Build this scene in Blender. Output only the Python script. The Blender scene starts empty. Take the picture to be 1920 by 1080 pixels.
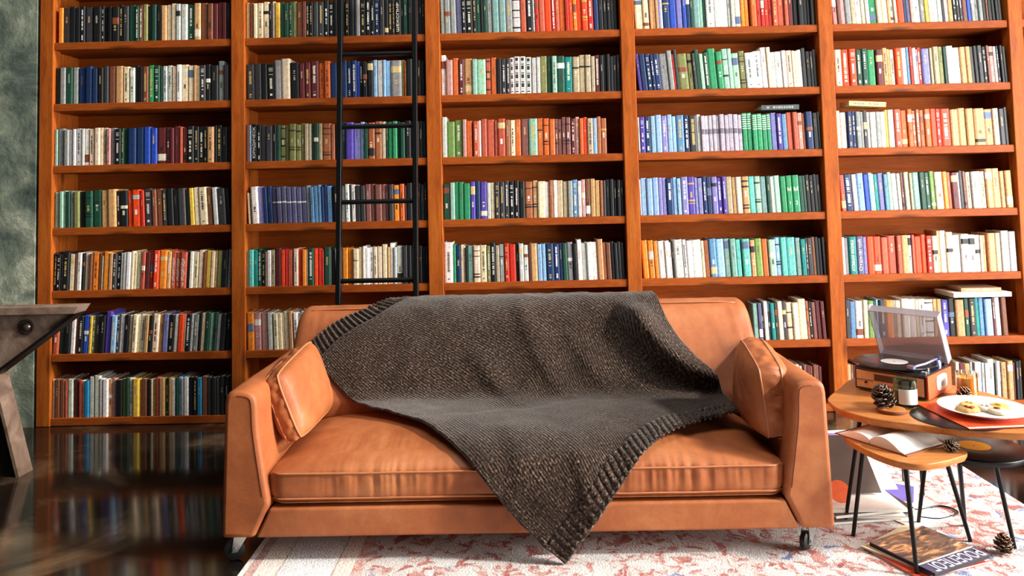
import bpy, bmesh, math, random
from mathutils import Vector, Matrix, noise, Euler
C = bpy.context.scene.collection
PI = math.pi

# ------------------------------------------------------------------ helpers
def lin(h):
    h = h.lstrip('#')
    r = []
    for i in (0, 2, 4):
        v = int(h[i:i+2], 16) / 255
        r.append(v / 12.92 if v <= 0.04045 else ((v + 0.055) / 1.055) ** 2.4)
    return (r[0], r[1], r[2], 1.0)

def tag(o, label=None, cat=None, group=None, kind=None):
    if label: o['label'] = label
    if cat: o['category'] = cat
    if group: o['group'] = group
    if kind: o['kind'] = kind
    return o

def link(o, parent=None):
    C.objects.link(o)
    if parent is not None: o.parent = parent
    return o

def empty(name, loc=(0, 0, 0), rz=0.0):
    o = bpy.data.objects.new(name, None)
    o.empty_display_size = 0.1
    o.location = loc; o.rotation_euler = (0, 0, rz)
    return link(o)

class MB:
    """collects polygons with a colour each and links them as one mesh object"""
    def __init__(s): s.v = []; s.f = []; s.c = []; s.uv = None
    def add(s, vs, fs, col=None, M=None):
        b = len(s.v)
        for p in vs:
            p = Vector(p)
            s.v.append(M @ p if M is not None else p)
        for f in fs:
            s.f.append([i + b for i in f]); s.c.append(col)
    def box(s, a, b, col=None, M=None):
        x0, y0, z0 = a; x1, y1, z1 = b
        s.add([(x0,y0,z0),(x1,y0,z0),(x1,y1,z0),(x0,y1,z0),(x0,y0,z1),(x1,y0,z1),(x1,y1,z1),(x0,y1,z1)],
              [(0,3,2,1),(4,5,6,7),(0,1,5,4),(1,2,6,5),(2,3,7,6),(3,0,4,7)], col, M)
    def prism(s, pts, d0, d1, col=None, M=None, axis='Y'):
        n = len(pts)
        f3 = {'Y': lambda p, d: (p[0], d, p[1]), 'Z': lambda p, d: (p[0], p[1], d), 'X': lambda p, d: (d, p[0], p[1])}[axis]
        vs = [f3(p, d0) for p in pts] + [f3(p, d1) for p in pts]
        fs = [tuple(range(n)), tuple(range(2*n-1, n-1, -1))]
        for i in range(n):
            j = (i + 1) % n
            fs.append((i, i + n, j + n, j))
        s.add(vs, fs, col, M)
    def tube(s, pts, r, n=10, col=None, M=None, closed=False, caps=True):
        pts = [Vector(p) for p in pts]; m = len(pts)
        vs = []; up = Vector((0.13, 0.21, 0.97))
        pn = None
        for i, p in enumerate(pts):
            if closed: t = pts[(i+1) % m] - pts[i-1]
            else: t = pts[min(i+1, m-1)] - pts[max(i-1, 0)]
            t.normalize()
            if pn is None:
                a = t.cross(up)
                if a.length < 1e-4: a = t.cross(Vector((1, 0, 0)))
            else: a = pn - t * pn.dot(t)
            a.normalize(); pn = a; b = t.cross(a)
            rr = r[i] if isinstance(r, (list, tuple)) else r
            for k in range(n):
                q = 2 * PI * k / n
                vs.append(p + a * (rr * math.cos(q)) + b * (rr * math.sin(q)))
        fs = []
        for i in range(m if closed else m - 1):
            i2 = (i + 1) % m
            for k in range(n):
                k2 = (k + 1) % n
                fs.append((i*n+k, i*n+k2, i2*n+k2, i2*n+k))
        if caps and not closed:
            fs.append(tuple(range(n-1, -1, -1))); fs.append(tuple(range((m-1)*n, m*n)))
        s.add(vs, fs, col, M)
    def lathe(s, prof, n=40, col=None, M=None, cap0=True, cap1=True):
        m = len(prof); vs = []; fs = []
        for (r, z) in prof:
            for k in range(n):
                q = 2 * PI * k / n
                vs.append((r * math.cos(q), r * math.sin(q), z))
        for i in range(m - 1):
            for k in range(n):
                k2 = (k + 1) % n
                fs.append((i*n+k, i*n+k2, (i+1)*n+k2, (i+1)*n+k))
        if cap0: fs.append(tuple(range(n-1, -1, -1)))
        if cap1: fs.append(tuple(range((m-1)*n, m*n)))
        s.add(vs, fs, col, M)
    def grid(s, P, nu, nv, closed_u=False, col=None):
        """P[i][j]"""
        vs = [P[i][j] for i in range(nu) for j in range(nv)]
        fs = []
        for i in range(nu if closed_u else nu - 1):
            for j in range(nv - 1):
                i2 = (i + 1) % nu
                fs.append((i*nv+j, i2*nv+j, i2*nv+j+1, i*nv+j+1))
        s.add(vs, fs, col)
    def build(s, name, mat, parent=None, smooth=False, loc=None, bevel=0, recalc=True, seg=2, angle=None):
        me = bpy.data.meshes.new(name)
        me.from_pydata([tuple(v) for v in s.v], [], s.f)
        if any(c is not None for c in s.c):
            at = me.color_attributes.new('Col', 'FLOAT_COLOR', 'CORNER')
            arr = []
            for f, c in zip(s.f, s.c):
                arr += list(c or (0.5, 0.5, 0.5, 1)) * len(f)
            at.data.foreach_set('color', arr)
        if s.uv:
            ul = me.uv_layers.new(name='UVMap')
            for lp in me.loops: ul.data[lp.index].uv = s.uv[lp.vertex_index]
        if recalc:
            bm = bmesh.new(); bm.from_mesh(me)
            bmesh.ops.recalc_face_normals(bm, faces=bm.faces)
            bm.to_mesh(me); bm.free()
        for m in (mat if isinstance(mat, list) else [mat]): me.materials.append(m)
        if smooth:
            me.polygons.foreach_set('use_smooth', [True] * len(me.polygons))
            if angle is not None: me.set_sharp_from_angle(angle=angle)
        o = bpy.data.objects.new(name, me)
        link(o, parent)
        if loc: o.location = loc
        if bevel:
            b = o.modifiers.new('bevel', 'BEVEL'); b.width = bevel; b.segments = seg; b.limit_method = 'ANGLE'; b.angle_limit = 0.6
        return o

def catmull(p, n=8, closed=False):
    out = []; m = len(p); p = [Vector(q) for q in p]
    for i in range(m if closed else m - 1):
        if closed: a, b, c, d = p[i-1], p[i], p[(i+1) % m], p[(i+2) % m]
        else: a, b, c, d = p[max(i-1, 0)], p[i], p[i+1], p[min(i+2, m-1)]
        for k in range(n):
            t = k / n
            out.append(0.5 * ((2*b) + (c-a)*t + (2*a-5*b+4*c-d)*t*t + (3*b-a-3*c+d)*t**3))
    if not closed: out.append(p[-1])
    return out

def lerp(a, b, t): return a + (b - a) * t
def sstep(a, b, x):
    t = min(1, max(0, (x - a) / (b - a))); return t * t * (3 - 2 * t)

# ------------------------------------------------------------------ materials
class NT:
    def __init__(s, name, rough=0.5, spec=0.5, metal=0.0):
        s.m = bpy.data.materials.new(name); s.m.use_nodes = True
        s.t = s.m.node_tree; s.b = s.t.nodes['Principled BSDF']
        s.b.inputs['Roughness'].default_value = rough
        s.b.inputs['Specular IOR Level'].default_value = spec
        s.b.inputs['Metallic'].default_value = metal
        s._co = {}
    def n(s, typ, **kw):
        x = s.t.nodes.new(typ)
        for k, v in kw.items(): setattr(x, k, v)
        return x
    def l(s, a, b): s.t.links.new(a, b)
    def co(s, kind='Object', scale=(1, 1, 1), rot=(0, 0, 0)):
        tc = s.n('ShaderNodeTexCoord'); mp = s.n('ShaderNodeMapping')
        mp.inputs['Scale'].default_value = scale; mp.inputs['Rotation'].default_value = rot
        s.l(tc.outputs[kind], mp.inputs['Vector']); return mp.outputs['Vector']
    def noise(s, vec, scale, detail=4, rough=0.55, dist=0.0):
        x = s.n('ShaderNodeTexNoise')
        x.inputs['Scale'].default_value = scale; x.inputs['Detail'].default_value = detail
        x.inputs['Roughness'].default_value = rough; x.inputs['Distortion'].default_value = dist
        s.l(vec, x.inputs['Vector']); return x.outputs['Fac']
    def ramp(s, fac, stops, interp='LINEAR'):
        r = s.n('ShaderNodeValToRGB'); r.color_ramp.interpolation = interp
        e = r.color_ramp.elements
        while len(e) < len(stops): e.new(0.5)
        for el, (p, c) in zip(e, stops):
            el.position = p; el.color = lin(c) if isinstance(c, str) else c
        s.l(fac, r.inputs['Fac']); return r.outputs['Color']
    def mix(s, fac, a, b, mode='MIX'):
        x = s.n('ShaderNodeMix', data_type='RGBA', blend_type=mode)
        if isinstance(fac, (int, float)): x.inputs['Factor'].default_value = fac
        else: s.l(fac, x.inputs['Factor'])
        for q, i in ((a, 6), (b, 7)):
            if isinstance(q, str): x.inputs[i].default_value = lin(q)
            elif isinstance(q, tuple): x.inputs[i].default_value = q
            else: s.l(q, x.inputs[i])
        return x.outputs[2]
    def math(s, op, a, b=0.0):
        x = s.n('ShaderNodeMath', operation=op)
        for q, i in ((a, 0), (b, 1)):
            if isinstance(q, (int, float)): x.inputs[i].default_value = q
            else: s.l(q, x.inputs[i])
        return x.outputs[0]
    def base(s, c):
        if isinstance(c, str): s.b.inputs['Base Color'].default_value = lin(c)
        else: s.l(c, s.b.inputs['Base Color'])
    def bump(s, h, strength=0.3, dist=0.01):
        x = s.n('ShaderNodeBump'); x.inputs['Strength'].default_value = strength; x.inputs['Distance'].default_value = dist
        s.l(h, x.inputs['Height']); s.l(x.outputs['Normal'], s.b.inputs['Normal'])
    def rough(s, v): s.l(v, s.b.inputs['Roughness'])

def plain(name, col, rough=0.5, metal=0.0, spec=0.5, var=0.12, sc=40):
    k = NT(name, rough, spec, metal)
    f = k.noise(k.co(), sc, 3)
    c = lin(col)
    k.base(k.ramp(f, [(0.25, tuple(x*(1-var) for x in c[:3])+(1,)), (0.75, tuple(min(1, x*(1+var)) for x in c[:3])+(1,))]))
    return k.m

def wood(name, axis, dark, mid, light, rough=0.45, knots=True, sc=1.0):
    k = NT(name, rough, 0.15)
    st = {'X': (1.2, 14, 14), 'Y': (14, 1.2, 14), 'Z': (14, 14, 1.2)}[axis]
    v = k.co('Object', tuple(a * sc for a in st))
    f = k.noise(v, 2.2, 6, 0.6, 0.8)
    c = k.ramp(f, [(0.28, dark), (0.5, mid), (0.72, light)])
    g = k.noise(k.co('Object', tuple(a * 6 * sc for a in st)), 3.0, 3)
    c = k.mix(0.28, c, k.ramp(g, [(0.35, dark), (0.6, light)]), 'MIX')
    b = k.noise(k.co('Object', (1, 1, 1)), 1.8, 2)
    c = k.mix(k.math('MULTIPLY', b, 0.5), c, k.mix(1.0, c, mid, 'MULTIPLY'))
    if knots:
        kv = {'X': (2.2, 9, 9), 'Y': (9, 2.2, 9), 'Z': (9, 9, 2.6)}[axis]
        vo = k.n('ShaderNodeTexVoronoi'); vo.inputs['Scale'].default_value = 1.0
        k.l(k.co('Object', kv), vo.inputs['Vector'])
        kf = k.ramp(vo.outputs['Distance'], [(0.07, '#ffffff'), (0.22, '#000000')])
        c = k.mix(k.math('MULTIPLY', kf, 0.75), c, '#2e1409')
    k.base(c); k.bump(g, 0.15, 0.002)
    k.rough(k.math('ADD', k.math('MULTIPLY', f, 0.25), rough - 0.1))
    return k.m

M_POST = wood('bookcase_post_pine', 'Z', '#84401a', '#b05a1e', '#c8752b', 0.5)
M_SHELF = wood('bookcase_shelf_pine', 'X', '#743514', '#9f4c1a', '#ba6424', 0.5)
M_BACK = wood('bookcase_back_board', 'X', '#84400f', '#b0581a', '#c06a26', 0.65, knots=False, sc=0.5)
M_TABLE = wood('table_oak', 'X', '#a0602f', '#c17f45', '#d09558', 0.35, knots=False)

def book_mat():
    k = NT('book_cloth', 0.5, 0.4)
    a = k.n('ShaderNodeVertexColor'); a.layer_name = 'Col'
    f = k.noise(k.co('Object', (1, 1, 1)), 70, 6, 0.7)
    c = k.mix(1.0, a.outputs['Color'], k.ramp(f, [(0.3, '#cfcac4'), (0.55, '#ffffff')]), 'MULTIPLY')
    f2 = k.noise(k.co('Object', (60, 60, 9)), 1.0, 5, 0.7)
    c = k.mix(k.ramp(f2, [(0.62, '#000000'), (0.8, '#303030')]), c, '#d8cbb6')
    k.base(c); k.bump(k.noise(k.co(), 500, 2), 0.08, 0.001)
    return k.m
M_BOOK = book_mat()

def leather():
    k = NT('tan_leather', 0.5, 0.34)
    v = k.co()
    f = k.noise(v, 3.2, 8, 0.62, 0.3)
    c = k.ramp(f, [(0.25, '#7d4426'), (0.5, '#a96138'), (0.75, '#c58152')])
    f2 = k.noise(v, 26, 6, 0.7, 0.5)
    c = k.mix(k.ramp(f2, [(0.42, '#000000'), (0.70, '#909090')]), c, '#8f4722')
    k.base(c)
    h = k.math('ADD', k.math('MULTIPLY', k.noise(v, 420, 2), 0.5), k.noise(v, 22, 5, 0.6))
    k.bump(h, 0.22, 0.004)
    k.rough(k.math('ADD', k.math('MULTIPLY', f2, 0.26), 0.36))
    return k.m
M_LEATHER = leather()
M_PIPING = plain('leather_piping', '#b8744a', 0.45)
M_SEAM = plain('leather_seam', '#7a3d1f', 0.6)

def knit(name, rib=False):
    k = NT(name, 0.95, 0.1)
    uv = k.co('UV')
    sp = k.noise(k.co('UV', (95, 190, 1)), 1.0, 4, 0.8)
    c = k.ramp(sp, [(0.36, '#120d0b'), (0.49, '#30241f'), (0.60, '#6a584b'), (0.72, '#c4b09e')])
    big = k.noise(uv, 9, 4, 0.6)
    c = k.mix(k.ramp(big, [(0.38, '#a0a0a0'), (0.60, '#000000')]), c, '#211814')
    w = k.n('ShaderNodeTexWave', wave_type='BANDS', bands_direction='Y')
    w.inputs['Scale'].default_value = 16 if rib else 42
    w.inputs['Distortion'].default_value = 0.6
    w.inputs['Detail'].default_value = 1
    k.l(uv, w.inputs['Vector'])
    k.base(c)
    h = k.math('ADD', k.math('MULTIPLY', w.outputs['Fac'], 0.6), k.math('MULTIPLY', sp, 1.2))
    k.bump(h, 0.75, 0.006)
    k.b.inputs['Sheen Weight'].default_value = 0.45
    k.b.inputs['Sheen Roughness'].default_value = 0.3
    return k.m
M_KNIT = knit('melange_knit')
M_RIB = knit('melange_rib', True)

def concrete_wall():
    k = NT('old_concrete', 0.75, 0.3)
    v = k.co('Object', (1, 1, 1))
    f = k.noise(v, 3.2, 9, 0.66, 0.35)
    c = k.ramp(f, [(0.30, '#2f3c37'), (0.42, '#5b675e'), (0.54, '#87907f'), (0.63, '#c0c2ae')])
    f2 = k.noise(v, 7, 7, 0.72, 0.4)
    c = k.mix(k.ramp(f2, [(0.54, '#000000'), (0.68, '#707070')]), c, '#35433e')
    k.base(c); k.bump(k.math('ADD', f, f2), 0.4, 0.02)
    return k.m
M_CONC = concrete_wall()

def floor_mat():
    k = NT('polished_concrete', 0.12, 0.5)
    v = k.co('Object', (1, 1, 1))
    f = k.noise(v, 1.6, 8, 0.6, 0.7)
    c = k.ramp(f, [(0.40, '#130f0d'), (0.54, '#241c15'), (0.66, '#5a4836'), (0.78, '#8f7459')])
    sp = k.noise(v, 34, 4, 0.6)
    c = k.mix(k.ramp(sp, [(0.63, '#000000'), (0.72, '#9a9a9a')]), c, '#241c18')
    # saw-cut joints between the slabs
    k.base(c)
    k.rough(k.math('ADD', k.math('MULTIPLY', k.noise(v, 5, 5), 0.12), 0.04))
    k.bump(k.noise(v, 3.0, 3), 0.02, 0.01)
    return k.m
M_FLOOR = floor_mat()

def rug_mat():
    k = NT('faded_persian_wool', 0.95, 0.1)
    v = k.co('Object', (1, 1, 1))
    vo = k.n('ShaderNodeTexVoronoi', distance='CHEBYCHEV'); vo.inputs['Scale'].default_value = 26
    nz = k.n('ShaderNodeTexNoise'); nz.inputs['Scale'].default_value = 9; nz.inputs['Detail'].default_value = 5
    k.l(v, nz.inputs['Vector'])
    vm = k.n('ShaderNodeVectorMath', operation='MULTIPLY_ADD')
    k.l(nz.outputs['Color'], vm.inputs[0]); vm.inputs[1].default_value = (0.16, 0.16, 0); k.l(v, vm.inputs[2])
    k.l(vm.outputs[0], vo.inputs['Vector'])
    sep = k.n('ShaderNodeSeparateColor'); k.l(vo.outputs['Color'], sep.inputs[0])
    c = k.ramp(sep.outputs[0], [(0.0, '#b07871'), (0.26, '#cfcac6'), (0.40, '#a4655d'), (0.62, '#cfccca'), (0.76, '#b98880'), (0.95, '#707da4')], 'CONSTANT')
    f = k.noise(vm.outputs[0], 24, 6, 0.7)
    c = k.mix(k.ramp(f, [(0.44, '#000000'), (0.53, '#f0f0f0')]), c, '#d0cecb')
    f3 = k.noise(v, 55, 4, 0.7)
    c = k.mix(k.ramp(f3, [(0.58, '#000000'), (0.70, '#909090')]), c, '#a86c64')
    # border: bands that follow the left edge (object x = 0 is that edge)
    sx = k.n('ShaderNodeSeparateXYZ'); k.l(v, sx.inputs[0])
    x = sx.outputs[0]
    bc = k.ramp(x, [(0.0, '#f2eee6'), (0.018, '#c08a82'), (0.05, '#e9ded2'), (0.12, '#b9a9a0'), (0.128, '#dfe3ea'), (0.30, '#b59f96'), (0.308, '#ead9cd'), (0.36, '#c58a80')], 'CONSTANT')
    bc = k.mix(k.ramp(f, [(0.42, '#000000'), (0.55, '#c8c8c8')]), bc, '#d6d2cd')
    bc = k.mix(k.ramp(f3, [(0.56, '#000000'), (0.66, '#b0b0b0')]), bc, '#9a8f98')
    c = k.mix(k.math('LESS_THAN', x, 0.40), c, bc)
    k.base(c)
    k.bump(k.math('ADD', f, k.noise(v, 160, 2)), 0.6, 0.006)
    return k.m
M_RUG = rug_mat()

M_BLACK = plain('black_metal', '#15181a', 0.38, 0.6)
M_STEEL = plain('zinc_steel', '#b9bfbe', 0.3, 0.9)
M_RUBBER = plain('black_rubber', '#121414', 0.5)
def rusty():
    k = NT('worn_steel', 0.42, 0.5, 0.3)
    f = k.noise(k.co(), 7, 8, 0.65, 0.6)
    k.base(k.ramp(f, [(0.3, '#5a473d'), (0.5, '#997f6f'), (0.7, '#bfa694')]))
    k.bump(k.noise(k.co(), 40, 5), 0.25, 0.004); return k.m
M_RUST = rusty()
M_PAPER = plain('paper_white', '#f1ede4', 0.8, var=0.04)
M_WHITE = plain('glazed_white', '#f4f2ee', 0.18, var=0.02)
M_VINYL = NT('vinyl_black', 0.22, 0.6)
def vinyl():
    k = M_VINYL
    w = k.n('ShaderNodeTexWave', wave_type='RINGS', rings_direction='Z'); w.inputs['Scale'].default_value = 160
    k.l(k.co(), w.inputs['Vector']); k.base('#101114'); k.bump(w.outputs['Fac'], 0.15, 0.0006); return k.m
M_VINYL = vinyl()
def glass(name, col, rough=0.03, ior=1.45):
    k = NT(name, rough); k.b.inputs['Base Color'].default_value = lin(col)
    k.b.inputs['Transmission Weight'].default_value = 1.0; k.b.inputs['IOR'].default_value = ior
    return k.m
M_GLASS = glass('green_glass', '#a9c4b2')
M_AMBER = glass('clear_glass', '#f3efe6')
def acrylic():
    k = NT('smoked_acrylic', 0.12, 0.5); k.base('#b4acb2'); k.b.inputs['Alpha'].default_value = 0.60
    return k.m
M_ACRYL = acrylic()
def vcol(name, rough=0.6, spec=0.4):
    k = NT(name, rough, spec)
    a = k.n('ShaderNodeVertexColor'); a.layer_name = 'Col'
    f = k.noise(k.co(), 60, 4)
    k.base(k.mix(1.0, a.outputs['Color'], k.ramp(f, [(0.3, '#c8c8c8'), (0.6, '#ffffff')]), 'MULTIPLY')); return k.m
M_VC = vcol('painted_surface')
M_CONE = vcol('pine_cone_scales', 0.7)

_texts = []
def text_mesh(name, body, size, mat, M, parent=None, extrude=0.0004, align='LEFT', sx=1.0, shear=0.0, offset=0.0, fit=None):
    cu = bpy.data.curves.new(name, 'FONT'); cu.body = body; cu.size = size; cu.extrude = extrude
    cu.align_x = align; cu.align_y = 'CENTER'; cu.shear = shear; cu.offset = offset
    o = bpy.data.objects.new(name, cu); C.objects.link(o)
    _texts.append((o, name, mat, M, parent, sx, fit))
def flush_texts():
    bpy.context.view_layer.update()
    dg = bpy.context.evaluated_depsgraph_get()
    for o, name, mat, M, parent, sx, fit in _texts:
        me = bpy.data.meshes.new_from_object(o.evaluated_get(dg))
        if fit: sx = fit / max(1e-6, max(v.co.x for v in me.vertices) - min(0, min(v.co.x for v in me.vertices)))
        me.transform(Matrix.Diagonal((sx, 1, 1, 1))); me.transform(M)
        me.materials.clear(); me.materials.append(mat)
        bpy.data.objects.remove(o)
        link(bpy.data.objects.new(name, me), parent)
    _texts.clear()
ROWS = [  # at many right row ends the upright's shade is put into dark book codes
(1, 1, -2.542, 0.00527, 0, 0, 'a5 c7 k6 k5 k5T c8 k9 k3T k4 k4 k8L k4T c6 g7 g4T h4T o5 k4 g5 k5 d6 i5 i5 l5L l7 g7T d7L h7 h6L x5 x5 x4'),
(1, 2, -2.562, 0.00525, 0, 0, 'k2 g3 f6 g7 f6 n8 n7 n6 k6 c5 h7 d8 i7D l6L k4 k4 h6T e6T g6T g3 l5D l5D i5 w5D i7L i6L d3 i4 c6T k5L k8 f6L+ c5 k4'),
(1, 3, -2.559, 0.00523, 0, 0, 'm3 f7 f5 l4 w3 l6D l3 w5L i6D i6 i3 i4D z4D f5 k6T g3T g4 n9 n8 u7 u7 x10L x4B x4 x6 j3 x5L k7T k5T k5T k4T d7D k3 k5T k6 k5'),
(1, 4, -2.558, 0.0052, 0, -4, 'm6 m4 m3 g4 l4 o6 k6 g8B g9B d7 d9 k4T k8L s5 s9L r4 c8T h5 h6 c5T k7 k5 c8 k4 y5 i5 i9D h5 _1 l5 c8 k4'),
(1, 5, -2.562, 0.00518, 2, 3, 'k3T k4T l2 k7T i6L h2 w5 k3L i5 h3 a7D h3 i2 a6 d4 c4T k4T w3 l3 w5 i3 i3 i5 j4L x5 r4L s6T a8L d4T j5# j5# j7# c3 w4 i5D i5 h3 y5 i4 d3T o5 k6 f4'),
(1, 6, -2.566, 0.00516, 3, 4, 'j6L g6 k6 w5- h3 k5T u6L y3 o3T c6 k5 v6+ b6T c3T l5 k5 i4 i5D i3 w5D d4 k4L i7D d4 p6 k6T l4 s6 i2 k5T l3 f5T k3 i4 g5 m4 g4L f4 k5 k5 k4'),
(1, 7, -2.565, 0.00514, 0, 0, 'i3 h5 h5 j3 l6 x6 j4 w2 15 l5+ l6+ l3 w6 d4L z4 k7 o4 g3 w4D y7 d2 h6 k4 i2 d4 j3 d6 g4T d3 w4 g3 b3 l3 w5 k5 k4T 15 h6 c4 k5 c4 k5 k5'),
(2, 1, -1.513, 0.0054, 0, 0, 'd4 h4 i4 i6D i6L k3 i3 y5 g4 g5 g4T o4 h6 h4 k3T k4T c5 c6T k5T k5T k4 k3 k5T k4T k5 k2 f4 k6T k5T k4T n5T c5 k4L k4T c3T k6# k2 g5 k5 k6'),
(2, 2, -1.503, 0.00537, -1, 0, 'c8T c7 k6 k8T f7+ i9+ k9 x6 x6T x8T 26D 26D n7 k4 n6 n5T n5T u3 k3T k5L k6L b4 l6 b3 b5 f11L o3 22 k6 k5'),
(2, 3, -1.507, 0.00535, 0, 0, 'h3 b2 k6# k4T c5 c7 k4 g4 o5B o4 o7B o5B o4B 34 33 k2 g5L 34B 49B 44 k5 g2 g4 v8 p7 b4 g4 47L 47B 34 g3 e4 e5 g3 g5 k6 k5'),
(2, 4, -1.511, 0.00533, -3, 0, 'i2- _2 w7L p5 n4 n5 55B 55B 55B 55B 55B 55B 55B f4 64 64 63 n3 n3 65 n2 k5 f2 f5 w4D k2 w4D c5 c5 76 74 77 74 73 c5 a6L 25D x2 k6 k5'),
(2, 5, -1.509, 0.00531, 0, 0, 'm2 q5 t4 g4T k4T i2 w4 34D x6 s4 r3 j5 _1 i5D r4 a4 i2 g6T s4 r4 r2 g7 l1 k4 w1 h6L a6 a5 i6B i4 w3 w4 w4D i4D i5 i5+ d3 w4+ l3 l6L c5 k4 k4'),
(2, 6, -1.502, 0.00528, -1, -3, 'a7L z7L z7 l5 _1 i5D i4 i2 i5 d4 _1 w5D w4D l3'),
(3, 1, -0.426, 0.00536, -1, -1, 'f4 f6L f6 56 k4T k7T k4T g4 k3 g4 f5 87 87 f7T l8B j6 k7T w2 r4L j6 s7 r4T j4 26 r4 s4 a4L s5 s6B r6T n5 k5 k4'),
(3, 2, -0.436, 0.00534, 0, 0, 'w5L+ z7 26 x6T d8L m5 m9 j5B 26 k5 c5T c4T w4X w6X w6X w6X l5 l4 o7 g5 m5D g8L t8T 37B 36B 36B 34 x5T k4 k3'),
(3, 3, -0.434, 0.00532, 0, 0, 'l5+ 98 98T z4 26 _1 j6T w2 j6 j8 j3 j8L 45 i5D 26 78 m9T 26B 26B 26 73B 74B 74B 75B x5T z4L 24 s4 36D b4 44 46B'),
(3, 4, -0.433, 0.0053, 0, 0, 'g7L m5 e4 e5 e7 v5L n5 v7L l4 i4 c5T c5T c5T k5T k5T k6 48B d5B i8 w4 44 w4T 36 35 f5 65T l4L z4L h5L d5 d5 43 c3 k4 k4'),
(3, 5, -0.434, 0.00527, 0, -2, 'w9D+ e3 n5B i3 i2 k2 86 i7B i7D o4T k5T+ 34 f5B r5T r7 k3 l5L l5L x2 d7 b5 b4 n8T n6T n3 g5 f6L k4 w5+ l5 w6 w5 d6+ 43 h5'),
(4, 1, 0.642, 0.00541, -2, -1, 'i8L i6L _1 d3 d3 d3 p2 w2 n7B u7 p6 u4 n4L g3 87 m3 g3 w8D l5 w9 l3 l4 l6L a4 a4 _2 26 r4L r4L r4L r4L j5T j7 j4 x5 k5 k5 k4'),
(4, 2, 0.639, 0.00539, -5, -2, 'v3 n6 n5T n3T n6T f8 f5+ r2 c3+ o10L o5L c3 g4+ m4 g5T e8+ e6L m6B+ m4+ m7L o6B w8D w8D w6+ i4+ w4 w7 w4 i6D i3 i3 l4 c4+ k4 k3'),
(4, 3, 0.64, 0.00537, -1, -2, 'l2 v5T n6T b5 b6 p6T b5 b4 68T n5T c8T l4 04B 04B 04B 04B 03B 05B 04B 05B 05B 04B e5B e5B e5B e5B e5B e4B p6 v5T 65 j6 j5 z5L 43 n7L k5 k5'),
(4, 4, 0.639, 0.00534, -1, -3, 'w1 b6 b6 b6 p4 p4 n7T b4 b4 p7T v7B p3 p5 n4T n5L p6L v5T v4T 36 d4 i6 d7B q6 m6B 86 g4 l4 m6 e6 e6# e7# g4 g3 k4 k4'),
(4, 5, 0.639, 0.00532, -3, -2, 'a6 a6L a4 w7 w5 w2 k2 l9 l4D w6 w9 i3 45 67L b8 86L 86 q5 _1 q8L d5L 97 26 _1 m7L b5B q6 q9 85 t5 c2T c5 h3'),
(4, 6, 1.235, 0.00528, -2, -3, '85 54L c2L w4 c3L t4L c3L i5 c4L i6B i6L i8+ 43L k3T 74 x5 x4'),
(4, 7, 1.445, 0.00525, 0, 0, 'i4 l4 73 x4 73 h3 73 x3'),
(5, 1, 1.728, 0.00523, -3, -3, 'z5L 73 z5 f6 35 w6 i4 w4 e8L i5 i6 d3 l4L i3 s7 n3 54 z3 w7L f5L y4 w4 l5 l5 c2 l4 d5 k4T c3T c3T 75 u4 f4L f4L f4 k4 h2 k4'),
(5, 2, 1.73, 0.00521, -1, -3, 'i7D s8T s7T g6T g6T e8 _1 x7L d5D d3 i5D s7T w5 63 r3 l4 f2L r4T p8 _1 33 36 o5 g3 w7 w7 d6 d5 c4 k4 c5 k4T 73 z5L l3 c3T k3 k3'),
(5, 3, 1.725, 0.00519, -1, -2, 'i4 l7 n5T n4T f5L f3 c4L w3 w6 f5 w5 y3 w6 j7T 27L 25L 44T 44T 45L 26L s6 r5T s10T d8 d8 d8 d11L d9L i6 c6'),
(5, 4, 1.724, 0.00516, -3, -2, 'j5L n8T w5 b7 u5 b4 w2 t4 p6 64 m4 l6 l4 h3L c1 i5 33 87T g6 g5T 95L i8L a5T j4 x7L w2 c4 73L i5D l7 w3 i5D d7L+ d8+ d5 d7L'),
(5, 5, 1.723, 0.00514, -1, -1, 'w3 f4 t8# 57# p4 s7 s8L j7 j9 j5 d7 l4L j3 s7 s5 r6T i6L d3+ w6+ i7L+ w8 w8L w7L w5L i3 d3 _2 d8 36 l8+ l7+'),
(5, 6, 1.725, 0.00504, 0, -2, 'c5 66 w8L i5 96L g3 b3 c7T a8 f3 i6B w8 w7 i3 w7D w9B d4 d5 v7T k7L d9 g5L c7T t4 65 _1 b8 x3T l6 h6'),
(5, 7, 2.295, 0.00501, 0, 0, 'i4 x6 d6 f3 k2T w7 l3 l3 l7+ c2 l4T k2 d6 d6L x3'),
(5, 7, 1.718, 0.00502, 0, 0, 'd4 73 x4 h4'),
]
# ------------------------------------------------------------------ the room
m = MB(); m.box((-7, -7, -0.1), (7, 0.6, 0.0)); tag(m.build('floor', M_FLOOR), kind='structure')
m = MB(); m.box((-7, 0.0, 0.0), (-2.650, 0.5, 3.6)); tag(m.build('wall_left', M_CONC), kind='structure')
m = MB(); m.box((-2.650, 0.36, 0.0), (4.2, 0.5, 3.6)); tag(m.build('wall_back', M_CONC), kind='structure')
# ------------------------------------------------------------------ bookcase
POSTS = [(-2.636, -2.560), (-1.578, -1.503), (-0.509, -0.428), (0.562, 0.639), (1.640, 1.718), (2.670, 2.746), (3.30, 3.38)]
Z0, PITCH, TH = 0.043, 0.34, 0.041
TOP = 2.52
bc = tag(empty('bookcase', (0, 0, 0)), 'wall-wide orange-brown pine bookcase with five visible bays packed with books', 'bookcase')
rng = random.Random(5)
for (a, b) in POSTS:
    m = MB(); w = b - a
    m.box((0, 0, 0), (w, 0.07, TOP)); m.box((w/2-.011, 0.07, 0), (w/2+.011, 0.30, TOP))
    o = m.build('upright', M_POST, bc, bevel=0.004); o.location = (a, 0, 0)

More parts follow.
